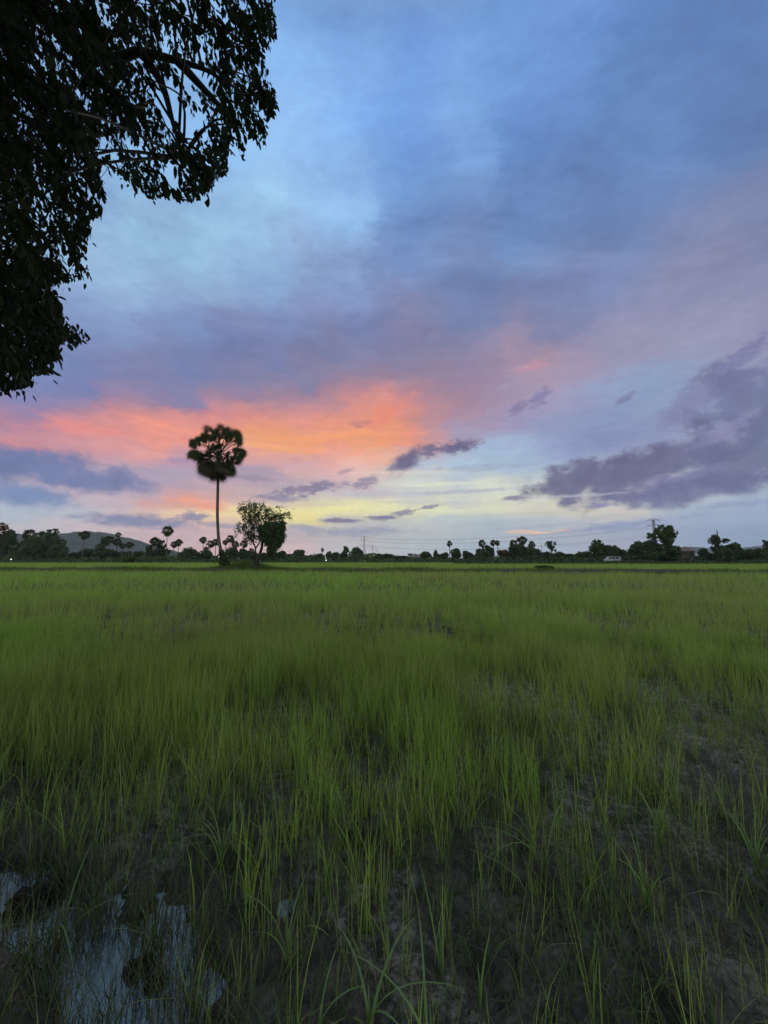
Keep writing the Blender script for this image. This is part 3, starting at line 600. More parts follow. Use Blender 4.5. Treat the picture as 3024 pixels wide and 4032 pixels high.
# far trees, palms and bushes: kind, name, category, x, y, rx, ry, distance, label
GP, GT, GB = 'palms along the far edge of the fields', 'trees along the far edge of the fields', 'bushes along the far edge of the fields'
T_ = [
 ('red', 'tree', 12, 2078, 34, 28, 160, 'sparse tree with a reddish crown cut by the left edge of the photo'),
 ('bush', 'tree', 20, 2140, 52, 62, 165, 'broad dark tree at the left edge below the reddish crown'),
 ('bush', 'bush', 75, 2182, 42, 34, 158, 'low dark bush between the left edge tree and the first palm'),
 ('palm', 'palm', 118, 2105, 29, 25, 170, 'bushy headed palm nearest the left edge in front of the hill'),
 ('bush', 'tree', 128, 2165, 40, 50, 160, 'dark tree filling the space under the leftmost palm'),
 ('sparse', 'tree', 200, 2104, 46, 26, 180, 'thin bare topped tree standing above the hill on the left'),
 ('bush', 'tree', 188, 2155, 44, 48, 170, 'dark tree under the thin bare topped one'),
 ('round', 'bush', 238, 2182, 34, 32, 158, 'rounded dark bush at the right end of the left thicket'),
 ('palm', 'palm', 333, 2107, 23, 22, 160, 'single tall palm standing alone before the middle of the hill'),
 ('bush', 'bush', 345, 2186, 30, 24, 168, 'bush behind the foot of the lone palm before the hill'),
 ('bush', 'bush', 300, 2194, 26, 17, 175, 'low bush left of the lone palm before the hill'),
 ('sparse', 'tree', 405, 2142, 28, 32, 170, 'leaning dark tree just right of the lone palm before the hill'),
 ('bush', 'bush', 398, 2182, 34, 28, 165, 'bush under the leaning tree before the hill'),
 ('palm', 'palm', 432, 2124, 19, 18, 175, 'middle palm of the row on the slope side of the hill'),
 ('palm', 'palm', 466, 2106, 13, 13, 190, 'small palm head rising highest over the right shoulder of the hill'),
 ('palm', 'palm', 462, 2134, 19, 18, 172, 'dark palm directly under the small highest palm head'),
 ('palm', 'palm', 483, 2150, 14, 14, 168, 'low palm of the pair below the hill shoulder'),
 ('palm', 'palm', 510, 2147, 19, 16, 172, 'wider palm ending the row below the hill shoulder'),
 ('bush', 'bush', 446, 2192, 32, 19, 170, 'bush below the row of palms in front of the hill'),
 ('bush', 'bush', 500, 2188, 24, 22, 176, 'upright bush behind the rounded pale bush'),
 ('green', 'bush', 508, 2204, 24, 15, 120, 'rounded lighter green bush standing forward at the field edge'),
 ('bush', 'bush', 545, 2190, 20, 20, 170, 'small bush right of the rounded lighter one'),
 ('palm', 'palm', 588, 2160, 15, 19, 165, 'narrow palm at the left of the dense palm clump'),
 ('palm', 'palm', 610, 2133, 25, 22, 160, 'broad palm left of the tallest one in the dense clump'),
 ('palm', 'palm', 638, 2146, 22, 24, 162, 'low wide palm directly under the tall heart shaped palm'),
 ('palm', 'palm', 660, 2091, 26, 27, 155, 'tall palm with a heart shaped head over the dense clump'),
 ('bush', 'bush', 606, 2186, 26, 26, 160, 'bush at the foot of the broad palm in the clump'),
 ('bush', 'bush', 640, 2186, 28, 26, 158, 'bush at the foot of the tall heart shaped palm'),
 ('palm', 'palm', 686, 2144, 17, 17, 160, 'left one of the two thin stemmed palms standing as a pair'),
 ('palm', 'palm', 704, 2137, 18, 18, 158, 'right one of the two thin stemmed palms standing as a pair'),
 ('round', 'bush', 744, 2187, 32, 26, 150, 'domed dark bush right of the pair of thin palms'),
 ('round', 'bush', 800, 2190, 28, 22, 152, 'domed dark bush just left of the tall palm trunk'),
 ('palm', 'palm', 801, 2127, 18, 17, 165, 'highest palm of the group left of the tall palm trunk'),
 ('palm', 'palm', 828, 2143, 18, 18, 162, 'middle palm of the group left of the tall palm trunk'),
 ('palm', 'palm', 850, 2135, 19, 18, 160, 'palm half hidden by the tall palm trunk'),
 ('palm', 'palm', 811, 2162, 13, 12, 170, 'lowest palm head of the group left of the tall palm trunk'),
 ('palm', 'palm', 906, 2122, 20, 18, 165, 'highest palm right of the tall palm trunk'),
 ('palm', 'palm', 888, 2136, 14, 13, 170, 'small palm touching the right side of the tall palm trunk'),
 ('palm', 'palm', 926, 2145, 18, 20, 160, 'low palm between the tall palm and the vine covered trees'),
 ('palm', 'palm', 960, 2142, 18, 19, 160, 'palm standing closest left of the vine covered trees'),
 ('bush', 'bush', 915, 2184, 26, 26, 158, 'bush below the palms right of the tall palm trunk'),
 ('bush', 'bush', 956, 2184, 22, 24, 160, 'bush under the palm closest to the vine covered trees'),
 ('bush', 'bush', 990, 2188, 24, 24, 150, 'bush seen left of the leaning tree trunks'),
 ('bush', 'bush', 1043, 2192, 26, 20, 150, 'bush seen between the leaning trunks and the ivy column'),
 ('bush', 'bush', 1110, 2190, 28, 21, 150, 'bush just right of the ivy column'),
 ('bush', 'bush', 1146, 2196, 24, 15, 160, 'low bush in the dip right of the ivy column'),
 ('bush', 'tree', 1180, 2190, 26, 22, 155, 'rounded tree halfway between the vine covered trees and the small lamp'),
 ('bush', 'bush', 1225, 2198, 26, 13, 170, 'low scrubby bush left of the small lollipop palm'),
 ('palm', 'palm', 1269, 2165, 8, 10, 180, 'tiny lollipop shaped palm above the white lamp'),
 ('bush', 'tree', 1262, 2196, 24, 20, 150, 'dark bush beneath the tiny lollipop palm'),
 ('green', 'tree', 1294, 2184, 14, 15, 165, 'small round topped tree right of the tiny lollipop palm'),
 ('bush', 'bush', 1318, 2193, 20, 18, 160, 'bush between the round topped tree and the double tree'),
 ('green', 'tree', 1364, 2164, 11, 14, 170, 'tall narrow round headed tree left of the pylon'),
 ('bush', 'tree', 1354, 2188, 18, 22, 160, 'dark tree below the narrow round headed tree'),
 ('round', 'tree', 1405, 2186, 29, 27, 150, 'large domed tree just in front of the pylon'),
 ('green', 'bush', 1462, 2203, 24, 10, 180, 'very low pale bush at the foot of the pylon'),
 ('bush', 'bush', 1492, 2194, 24, 15, 160, 'left part bush of the long low clump right of the pylon'),
 ('bush', 'bush', 1532, 2195, 28, 14, 160, 'right part bush of the long low clump right of the pylon'),
 ('bush', 'bush', 1582, 2199, 26, 9, 170, 'flat bush left of the small far houses'),
 ('sparse', 'tree', 1609, 2185, 8, 7, 200, 'tiny tree poking above the far rooftops'),
 ('round', 'tree', 1676, 2188, 21, 15, 150, 'domed dark tree right beside the small far house'),
 ('bush', 'tree', 1714, 2184, 11, 22, 150, 'narrow upright tree left of the lone round palm'),
 ('bush', 'bush', 1742, 2192, 24, 17, 150, 'bush directly left of the lone round palm stem'),
 ('palm', 'palm', 1770, 2141, 13, 15, 150, 'lone palm with a small round head on the right of the pylon'),
 ('round', 'tree', 1790, 2184, 20, 22, 145, 'dark tree at the foot of the lone round palm'),
 ('bush', 'bush', 1843, 2188, 28, 20, 145, 'wide bush between the lone palm and the twin palm cluster'),
 ('palm', 'palm', 1898, 2140, 17, 18, 150, 'left round palm head of the dark cluster right of centre'),
 ('palm', 'palm', 1912, 2160, 17, 19, 148, 'low drooping palm in the dark cluster right of centre'),
 ('bush', 'tree', 1896, 2184, 30, 24, 145, 'broad dark tree at the base of the dark palm cluster'),
 ('palm', 'palm', 1942, 2138, 15, 15, 152, 'left head of the twin palms standing close together'),
 ('palm', 'palm', 1959, 2138, 13, 14, 150, 'right head of the twin palms standing close together'),
 ('bush', 'tree', 1930, 2172, 14, 22, 150, 'upright bush under the left twin palm'),
 ('brown', 'bush', 1984, 2186, 26, 20, 145, 'brownish bush right of the twin palms'),
 ('palm', 'palm', 2023, 2140, 19, 19, 150, 'left palm head of the group of three'),
 ('palm', 'palm', 2055, 2129, 25, 22, 145, 'biggest middle palm head of the group of three'),
 ('palm', 'palm', 2093, 2144, 17, 17, 150, 'right palm head of the group of three'),
 ('bush', 'tree', 2024, 2180, 32, 28, 140, 'dark tree under the left palm of the group of three'),
 ('bush', 'tree', 2060, 2172, 26, 32, 142, 'dense tree under the middle palm of the group of three'),
 ('bush', 'tree', 2094, 2180, 30, 28, 140, 'dark tree under the right palm of the group of three'),
 ('sparse', 'tree', 2170, 2152, 26, 28, 135, 'see through tree with a thin trunk standing alone right of the three palms'),
 ('bush', 'bush', 2148, 2192, 24, 20, 140, 'hedge like bush left of the see through tree trunk'),
 ('bush', 'bush', 2196, 2193, 28, 19, 140, 'hedge like bush right of the see through tree trunk'),
 ('bush', 'bush', 2246, 2198, 28, 15, 140, 'low bush in the gap where the pale hill shows'),
 ('green', 'bush', 2296, 2192, 32, 22, 135, 'mid green bush leaning on the big tree left of the white van'),
 ('bush', 'tree', 2358, 2174, 44, 40, 130, 'big spreading tree left of the white van'),
 ('bush', 'tree', 2418, 2174, 17, 34, 125, 'peaked dark tree right behind the white van'),
 ('round', 'tree', 2444, 2184, 26, 26, 130, 'rounded tree right of the white van'),
 ('round', 'tree', 2514, 2156, 20, 22, 115, 'round knob headed tree at the left of the big thicket'),
 ('bush', 'tree', 2540, 2178, 50, 38, 112, 'dark mass of bush filling the left half of the big thicket'),
 ('bush', 'tree', 2618, 2184, 54, 34, 112, 'dark mass of bush filling the right half of the big thicket'),
 ('green', 'bush', 2566, 2146, 30, 22, 114, 'lighter leafy top of the thicket left of the tall airy tree'),
 ('round', 'bush', 2774, 2186, 26, 24, 118, 'domed bush right of the houses'),
 ('bush', 'bush', 2804, 2194, 20, 16, 120, 'low bush joining the domed bush and the vine wrapped tree'),
 ('bush', 'tree', 2852, 2178, 44, 34, 112, 'left half of the wide dark tree with a dead pole above'),
 ('round', 'tree', 2898, 2176, 36, 34, 114, 'right rounded half of the wide dark tree on the far right'),
 ('sparse', 'tree', 2852, 2130, 24, 12, 113, 'thin leafy branch arching right off the vine wrapped tree top'),
 ('round', 'tree', 2816, 2128, 16, 20, 113, 'vine wrapped crooked tree top below the dead pole'),
 ('bush', 'bush', 2945, 2200, 22, 12, 120, 'low bush left of the rightmost green bush'),
 ('green', 'bush', 2982, 2184, 34, 26, 110, 'leafy green bush near the right edge'),
 ('sparse', 'tree', 3020, 2142, 20, 20, 108, 'dark tree crown cut by the right edge'),
 ('bush', 'bush', 3026, 2182, 18, 28, 108, 'bush cut by the right edge of the photo'),
]
nm = {'palm': 'palm_tree', 'tree': 'broadleaf_tree', 'bush': 'bush'}
for i, (kd, cat, px, cy, rx, ry, D, lab) in enumerate(T_):
    make_tree(kd, nm[cat], cat, px, cy, rx, ry, D, lab, {'palm': GP, 'tree': GT, 'bush': GB}[cat], var=i, tr=0.13 if cat == 'palm' else 0.16)
# tall airy tree leaning right over the thicket
o = make_tree('airy', 'broadleaf_tree', 'tree', 2622, 2108, 46, 44, 110, 'tall airy tree leaning right above the big thicket', GT, var=0)
c = link('limb', CR['airy'][1], o, (-4.2, 0, at(2560, 2112, 110)[2])); c.scale = (1.8, 1.8, 1.5)
# weeds clump standing on the bank
make_tree('green', 'bush', 'bush', 2150, 2236, 38, 11, 42.5, 'low leafy weed clump growing on the near bank right of centre', None, var=2)

# scrub line behind the fields
N = 15000; x = rng.uniform(-210, 210, N); y = rng.uniform(128, 150, N) - 0.10 * np.abs(x) + 4 * np.sin(x * .05)
zt = 0.5 + 1.6 * fbm(x, y * 0.2, 9, 3) ** 1.5 * 2
C = np.stack([x, y, rng.random(N) * zt], -1); V, Q = leafquads(C, np.full(N, 0.55))
link('scrub', mesh_np('scrub', V, Q, None, M_dark), kind='stuff', label='continuous dark scrub along the far edge of the fields', category='scrub')
N = 5000; x = rng.uniform(18, 125, N); y = 100 + rng.normal(0, 1.0, N) - 0.05 * x
C = np.stack([x, y, rng.random(N) * 0.8 * (0.4 + vnoise(x, x * 0, 5)) + 0.2], -1); V, Q = leafquads(C, np.full(N, 0.30))
link('low_hedge', mesh_np('low_hedge', V, Q, None, M_dark), kind='stuff', label='low dark hedge line on the right before the far trees', category='hedge')
N = 2600; x = rng.uniform(-190, 190, N); y = 205 + rng.normal(0, 8, N)
C = np.stack([x, y, rng.random(N) * 3.2 * (0.3 + vnoise(x, x * 0, 7))], -1); V, Q = leafquads(C, np.full(N, 1.1))
link('distant_woodland', mesh_np('distant_woodland', V, Q, None, M_mid), kind='stuff', label='low distant woodland showing in gaps of the tree line', category='woodland')

# ------------------------------------------------------------------ mound with the tall palm and the vine covered trees
PY = 45.0
px0 = at(905, 2220, PY)[0]
mr_ = np.linspace(0, 1, 14); ma = np.linspace(0, 2 * math.pi, 48, endpoint=False)
MV = [(px0 + 1.8 + 6.2 * r * math.cos(a) * (1 + .12 * math.sin(3 * a)), PY + 2.6 * r * math.sin(a), 0.95 * (math.cos(r * math.pi) + 1) / 2 + 0.12 * float(vnoise(r * 6 * math.cos(a), r * 6 * math.sin(a), .7)) * (1 - r) - 0.02) for r in mr_ for a in ma]
MQ = [(i * 48 + j, i * 48 + (j + 1) % 48, (i + 1) * 48 + (j + 1) % 48, (i + 1) * 48 + j) for i in range(13) for j in range(48)]
link('mound', mesh_np('mound', MV, MQ, None, plain('mound_soil', (0.045, 0.042, 0.028), 0.95, 0.4, 1.5), smooth=True), kind='structure')
def mound_z(x, y):
    r = np.clip(np.hypot((x - px0 - 1.8) / 6.2, (y - PY) / 2.6), 0, 1); return 0.95 * (np.cos(r * math.pi) + 1) / 2
N = 5200; a = rng.uniform(0, 6.28, N); r = rng.random(N) ** .6; x = px0 + 1.8 + 6.4 * r * np.cos(a); y = PY + 2.8 * r * np.sin(a)
V, Q, T, tt = blades(np.stack([x, y, mound_z(x, y)], -1), rng.uniform(.15, .6, N), np.full(N, .04), rng.uniform(0, .7, N), rng.uniform(0, .8, N), rng.uniform(0, 6.28, N), 2)
gather('mound_weeds', [(V, Q, T, np.zeros(len(V)))], M_bank, kind='stuff', label='rough weeds on the mound under the tall palm', category='weeds')

palm = thing('palm_tree', 'tall sugar palm with a big shaggy crown rising from the mound', 'palm', (at(883, 2205, PY)[0], PY, 0.45), None)
def rel(px, py, dy=0.0, o=palm):
    p = np.array(at(px, py, PY + dy)); return p - np.array(o.location)
TP = curve([rel(885, 2222), rel(880, 2195), rel(869, 2163), rel(861, 2120), rel(857, 2060), rel(856, 2012), rel(857, 1960), rel(858, 1905), rel(858, 1830), rel(858, 1790)], 8)
tz = np.linspace(0, 1, len(TP)); rad = 0.17 + 0.10 * np.exp(-tz * 9) + 0.07 * np.exp(-tz * 30) + 0.012 * (np.arange(len(TP)) % 2) - 0.02 * tz
mb = MB(); mb.tube(TP, rad, 14); link('trunk', mb.mesh('trunk', M_palmbark, True), palm)
# vine bundle round the foot
C = []
for k in range(1700):
    t_ = rng.random() ** 1.4 * 0.20; p = TP[int(t_ * (len(TP) - 1))] + (TP[int(t_ * (len(TP) - 1)) + 1] - TP[int(t_ * (len(TP) - 1))]) * rng.random()
    a = rng.uniform(0, 6.28); rr = rng.uniform(0.15, 0.62) * (1 - t_ * 2.8)
    C.append(p + np.array([math.cos(a) * rr, math.sin(a) * rr, rng.normal(0, .08)]))
V, Q = leafquads(np.array(C), np.full(len(C), 0.15)); link('vines', mesh_np('vines', V, Q, None, M_dark), palm)
hub0 = rel(858, 1805)
crown = MB(); dead = MB(); pet = MB()
def frond(px, py, dy, rad_, arc=4.6, droop=0.5, mbx=None, start=None, nseg=32):
    mbx = mbx or crown
    hub = rel(px, py, dy); st = hub0 + np.array([rng.normal(0, .08), rng.normal(0, .08), rng.uniform(-.5, .5)]) if start is None else start
    d = hub - st; L = np.linalg.norm(d); mid_ = (hub + st) / 2 + np.array([0, 0, 0.10 * L])
    pet.tube(curve([st, mid_, hub], 4), [.045] * 3 + [.035] * 3 + [.028] * 3, 5, False)
    ax = d / L + np.array([0, 0, -0.15]); nrm = unit(rng.normal(size=3) * np.array([.55, 1, .55]))
    fan(mbx, hub, ax, nrm, rad_, nseg, arc, droop, 0.048)
k_ = PY / F                                  # metres per photo pixel at the palm
FR = [  # hubs read as clusters (photo px), depth, radius in metres
 (852, 1712), (820, 1700), (892, 1705), (868, 1690), (835, 1725), (885, 1728), (812, 1722), (860, 1735), (905, 1722),
 (775, 1742), (762, 1752), (790, 1738), (770, 1790), (752, 1790), (782, 1800),
 (922, 1722), (938, 1738), (912, 1748), (930, 1715), (935, 1775), (950, 1780), (922, 1795), (938, 1800), (930, 1815),
 (800, 1800), (815, 1812), (905, 1815), (895, 1800)]
for (qx, qy) in FR + FR[:26:2] + [(840, 1770), (876, 1765), (850, 1820), (868, 1826), (824, 1830), (892, 1832)]:
    frond(qx + rng.normal(0, 3), qy + rng.normal(0, 3), rng.uniform(-1.9, 1.9), rng.uniform(0.92, 1.12) if qy < 1740 else rng.uniform(.8, 1.0))
for dy in (-2.6, -2.2, 2.3, 2.6, -2.0, 2.0, -1.4, 1.4, -1.7, 1.7, -1.0, 1.0):   # leaves pointing to and from the viewer
    frond(858 + rng.uniform(-45, 45), 1775 + rng.uniform(-25, 45), dy, rng.uniform(.85, 1.0))
for k in range(42):                           # lower drooping skirt
    a = k * 2.399; rr = rng.uniform(25, 66); qx = 858 + rr * math.cos(a); dy = rr * math.sin(a) * k_
    qy = 1832 + rng.uniform(-14, 26) - 0.12 * (rr - 40)
    hub = rel(qx, qy, dy); st = hub0 + np.array([0, 0, -.5]); pet.tube([st, (st + hub) / 2 + np.array([0, 0, .08]), hub], .032, 4, False)
    fan(dead if k % 2 else crown, hub, np.array([math.cos(a) * .75, math.sin(a) * .75, -1.0]), unit(rng.normal(size=3) * np.array([1, 1, .3])), rng.uniform(.85, 1.1), 34, 3.8, 1.0, 0.036)
for k in range(16):                           # dead leaves hugging the trunk
    a = k * 2.399; hub = rel(858 + 14 * math.cos(a), 1850 + rng.uniform(-8, 14), 14 * math.sin(a) * k_)
    fan(dead, hub, np.array([math.cos(a) * .25, math.sin(a) * .25, -1.0]), unit(np.array([math.cos(a), math.sin(a), 0.2])), rng.uniform(1.1, 1.45), 22, 1.7, .6, 0.04)
link('crown', crown.mesh('crown', M_palm), palm)
link('dead_fronds', dead.mesh('dead_fronds', M_deadpalm), palm)
link('leaf_stalks', pet.mesh('leaf_stalks', M_palm, True), palm)

# sparse leafy tree on the mound
def cluster(points, per, spread, size, material, name='crown'):
    P = np.repeat(np.array(points), per, 0); sp_ = np.repeat(np.asarray(spread, float) if np.ndim(spread) else np.full(len(points), spread), per)
    P = P + rng.normal(size=P.shape) * sp_[:, None]; V, Q = leafquads(P, np.full(len(P), size), elong=2.0); return mesh_np(name, V, Q, None, material)
tr = thing('broadleaf_tree', 'loose leafed tree with open branches on the mound left of the ivy mass', 'tree', (at(1004, 2215, PY)[0], PY + .4, .3))
rl = lambda x_, y_, d=0.0: rel(x_, y_, .4 + d, tr)
mb = MB()
LB = [([rl(1006, 2222), rl(1004, 2190), rl(1006, 2160), rl(998, 2135), rl(1000, 2100), rl(1002, 2050), rl(1000, 2000)], .13),
      ([rl(1006, 2160), rl(1022, 2135, .3), rl(1036, 2100, .5), rl(1045, 2050, .6), rl(1052, 2015, .6)], .09),
      ([rl(998, 2138), rl(978, 2110, -.4), rl(962, 2085, -.6), rl(958, 2050, -.8)], .07),
      ([rl(1000, 2080), rl(984, 2040, .4), rl(968, 2010, .6), rl(945, 2003, .7)], .06),
      ([rl(1002, 2060), rl(1020, 2020, -.5), rl(1030, 1990, -.6)], .06),
      ([rl(1045, 2060, .6), rl(1075, 2040, .6), rl(1100, 2030, .5), rl(1125, 2028, .3)], .05)]
for P, r_ in LB:
    c_ = curve(P, 5); mb.tube(c_, np.linspace(r_, .02, len(c_)), 7)
link('trunk', mb.mesh('trunk', M_bark, True), tr)
cp = []; sp_ = []
for P, r_ in LB:
    c_ = curve(P, 5)[-14:]
    for q in c_:
        for _ in range(3): cp.append(q + rng.normal(size=3) * np.array([.45, .6, .35])); sp_.append(rng.uniform(.09, .2))
for (qx, qy) in ((990, 1990), (1005, 1985), (985, 2005), (1040, 2005), (1060, 2020), (1075, 2035), (1015, 2030), (975, 2045), (960, 2030), (1020, 2070), (995, 2090), (970, 2080), (1050, 2060), (1110, 2050), (1120, 2020), (1085, 2055), (1000, 2110), (1125, 2075), (1035, 2100)):
    for _ in range(2): cp.append(rl(qx + rng.normal(0, 6), qy + rng.normal(0, 6), rng.normal(0, .7))); sp_.append(rng.uniform(.12, .24))
link('crown', cluster(cp, 26, np.array(sp_) * 1.15, .10, M_dark), tr)

# leaning tree smothered by ivy
tv = thing('ivy_tree', 'leaning tree smothered in a dense dark mass of ivy on the mound', 'tree', (at(1012, 2215, PY)[0], PY - .3, .3))
rv = lambda x_, y_, d=0.0: rel(x_, y_, -.3 + d, tv)
mb = MB(); P = curve([rv(1010, 2225), rv(1018, 2195), rv(1030, 2160), rv(1034, 2135), rv(1050, 2105), rv(1062, 2080)], 6); mb.tube(P, np.linspace(.2, .1, len(P)), 9)
link('trunk', mb.mesh('trunk', M_bark, True), tv)
cc = []
LOBE = [(1071, 2092, 34, 32), (1090, 2070, 16, 12), (1060, 2068, 14, 12), (1046, 2085, 14, 16), (1108, 2080, 12, 14), (1098, 2095, 20, 32), (1050, 2110, 22, 22), (1066, 2126, 30, 24), (1104, 2118, 16, 20), (1030, 2088, 16, 14), (1112, 2060, 9, 9), (1078, 2150, 20, 18), (1068, 2172, 15, 20), (1074, 2190, 11, 16), (1100, 2140, 6, 9), (1035, 2118, 12, 14)]
for (qx, qy, ax_, ay_) in LOBE:
    n_ = int(ax_ * ay_ * 3.2); u_ = unit(rng.normal(size=(n_, 3))) * (rng.random((n_, 1)) ** .3)
    c0 = rv(qx, qy); cc.append(c0 + u_ * np.array([ax_ * k_, ax_ * k_, ay_ * k_]))
C = np.concatenate(cc) + rng.normal(size=(sum(len(q) for q in cc), 3)) * .13; V, Q = leafquads(C, np.full(len(C), .13)); link('ivy', mesh_np('ivy', V, Q, None, M_dark), tv)

# ------------------------------------------------------------------ hills
M_hill, t = mat('wooded_hill')
co = t.n('ShaderNodeTexCoord').outputs['Object']; n_ = t.noise(co, 0.09, 6, 0.7)
p = t.n('ShaderNodeBsdfPrincipled', {'Base Color': t.mix(t.mr(n_, .35, .65), (0.012, 0.030, 0.026), (0.042, 0.070, 0.055)), 'Roughness': 1.0})
t.n('ShaderNodeOutputMaterial', {0: p.outputs[0]})
def hill(name, D, depth, prof_, step, rough):
    xs_ = np.array([at(a, b, D)[0] for a, b in prof_]); zs_ = np.array([at(a, b, D)[2] for a, b in prof_])
    xx = np.arange(xs_[0], xs_[-1], step); zz = np.interp(xx, xs_, zs_)
    yy = np.linspace(-1, 1, 41); XX, YY = np.meshgrid(xx, yy); ZZ = np.interp(XX, xs_, zs_)
    H = np.clip(1 - np.abs(YY) ** 1.6, 0, 1)
    bump = (vnoise(XX, YY * depth, 7) + vnoise(XX + 9, YY * depth, 16) * 1.2 + 2.0 * fbm(XX, YY * depth, 90, 3) - 2.1) * rough
    ZZ = ZZ * H + bump * H - 3
    i_ = np.arange(XX.size).reshape(XX.shape)
    return link(name, mesh_np(name, np.stack([XX, D + YY * depth, ZZ], -1).reshape(-1, 3), np.stack([i_[:-1, :-1], i_[:-1, 1:], i_[1:, 1:], i_[1:, :-1]], -1).reshape(-1, 4), None, M_hill, smooth=False), kind='structure')
hill('hill', 1300, 330, [(-500, 2160), (-250, 2125), (0, 2101), (46, 2098), (92, 2101), (156, 2110), (243, 2111), (311, 2098), (366, 2094), (430, 2102), (485, 2115), (550, 2136), (586, 2150), (664, 2168), (715, 2182), (790, 2196)], 4.0, 5.0)
hill('distant_hill', 2200, 160, [(2560, 2196), (2620, 2160), (2692, 2152), (2760, 2153), (2818, 2158), (2870, 2160), (2927, 2156), (3003, 2147), (3100, 2150), (3300, 2175)], 12, 4)
hill('distant_hill', 2150, 140, [(2010, 2196), (2060, 2176), (2099, 2169), (2131, 2170), (2207, 2176), (2262, 2184), (2400, 2196)], 12, 3)
hill('distant_hill', 2250, 140, [(1420, 2196), (1466, 2188), (1510, 2183), (1560, 2184), (1605, 2188), (1660, 2197)], 12, 2)

# ------------------------------------------------------------------ pylons, mast, cables
M_steel = plain('galvanised_steel', (0.22, 0.23, 0.24), 0.6, 0.1, 1, 0.3)
M_cable = plain('cable', (0.06, 0.06, 0.065), 0.7)
def pylon(px, top, D, label, arms=True, wide=1.0):
    x0, _, H = at(px, top, D); o = thing('pylon', label, 'pylon', (x0, D, 0), 'power line pylons across the plain'); mb = MB()
    b = H * 0.085 * wide; tw = H * 0.02; rr = H * 0.0042
    def wd(z): return tw + (b - tw) * max(0, 1 - z / (H * .72)) ** 1.1
    zs = [0, .12, .24, .35, .45, .54, .62, .69, .76, .83, .90, .96, 1.0]
    for i in range(len(zs) - 1):
        z0, z1 = zs[i] * H, zs[i + 1] * H; a, c_ = wd(z0), wd(z1)
        cs = [(1, 1), (1, -1), (-1, -1), (-1, 1)]
        for k in range(4):
            (p, q), (r, s) = cs[k], cs[(k + 1) % 4]
            mb.tube([(p * a, q * a, z0), (p * c_, q * c_, z1)], rr, 4, False)
            mb.tube([(p * a, q * a, z0), (r * c_, s * c_, z1)], rr * .6, 4, False); mb.tube([(r * a, s * a, z0), (p * c_, q * c_, z1)], rr * .6, 4, False)
            mb.tube([(p * c_, q * c_, z1), (r * c_, s * c_, z1)], rr * .6, 4, False)
    link('tower', mb.mesh('tower', M_steel), o)
    tips = []
    if arms:
        for z, L in ((.98, .155), (.84, .16), (.62, .20)):
            am = MB(); z *= H; L *= H
            for s in (-1, 1):
                for yy in (-tw, tw): am.tube([(s * wd(z), yy, z), (s * L, 0, z + .01 * H)], rr * .8, 4, False); am.tube([(s * wd(z), yy, z + .045 * H), (s * L, 0, z + .01 * H)], rr * .8, 4, False)
                am.tube([(s * L, 0, z + .01 * H), (s * L, 0, z - .03 * H)], rr * 1.2, 4, False); tips.append((x0 + s * L, D, z - .03 * H))
            link('crossarm', am.mesh('crossarm', M_steel), o)
    return tips
t1 = pylon(1434, 2113, 620, 'large lattice pylon above the trees right of the vine covered trees')
t2 = pylon(1468, 2146, 900, 'second smaller fainter pylon behind the large one')
t3 = pylon(1484, 2160, 1250, 'faintest third pylon at the right of the line')
t0 = pylon(2572, 2046, 360, 'slim lattice mast rising behind the tall airy tree', True, 0.5)
def cable(A, B, sag, label):
    A, B = np.array(A), np.array(B); t_ = np.linspace(0, 1, 25)[:, None]; P = A + (B - A) * t_; P[:, 2] -= sag * 4 * (t_ * (1 - t_))[:, 0]
    mb = MB(); mb.tube(P, 0.055, 4); link('power_cable', mb.mesh('power_cable', M_cable), label=label, category='cable', group='cables slung between the pylons')
for i, wd_ in enumerate(('left side top', 'right side top', 'left side middle', 'right side middle', 'left side lowest', 'right side lowest')):
    cable(t0[i], t1[i], 9, 'thin cable from the %s arm of the slim mast to the large pylon' % wd_)
    cable(t1[i], t2[i], 8, 'thin cable from the %s arm of the large pylon to the second pylon' % wd_)
# dead pole and thin antenna
def pole(px, top, D, label, r_, name, cat):
    x0, _, H = at(px, top, D); mb = MB(); mb.tube([(0, 0, 0), (0.05, 0, H * .5), (-.12, 0, H)], [r_ * 1.3, r_, r_ * .7], 7)
    o = link(name, mb.mesh(name, M_bark, True), None, (x0, D, 0), label=label, category=cat)
pole(2824, 2088, 112, 'bare dark dead pole sticking up from the vine wrapped tree', .16, 'dead_trunk', 'tree trunk')
pole(2130, 2134, 300, 'very thin antenna mast left of the see through tree', .16, 'antenna_mast', 'antenna')
pole(1108, 2157, 150, 'thin bare post right of the ivy covered tree', .10, 'wooden_post', 'post')
pole(892, 2150, 150, 'thin bare post just right of the tall palm trunk', .09, 'wooden_post', 'post')

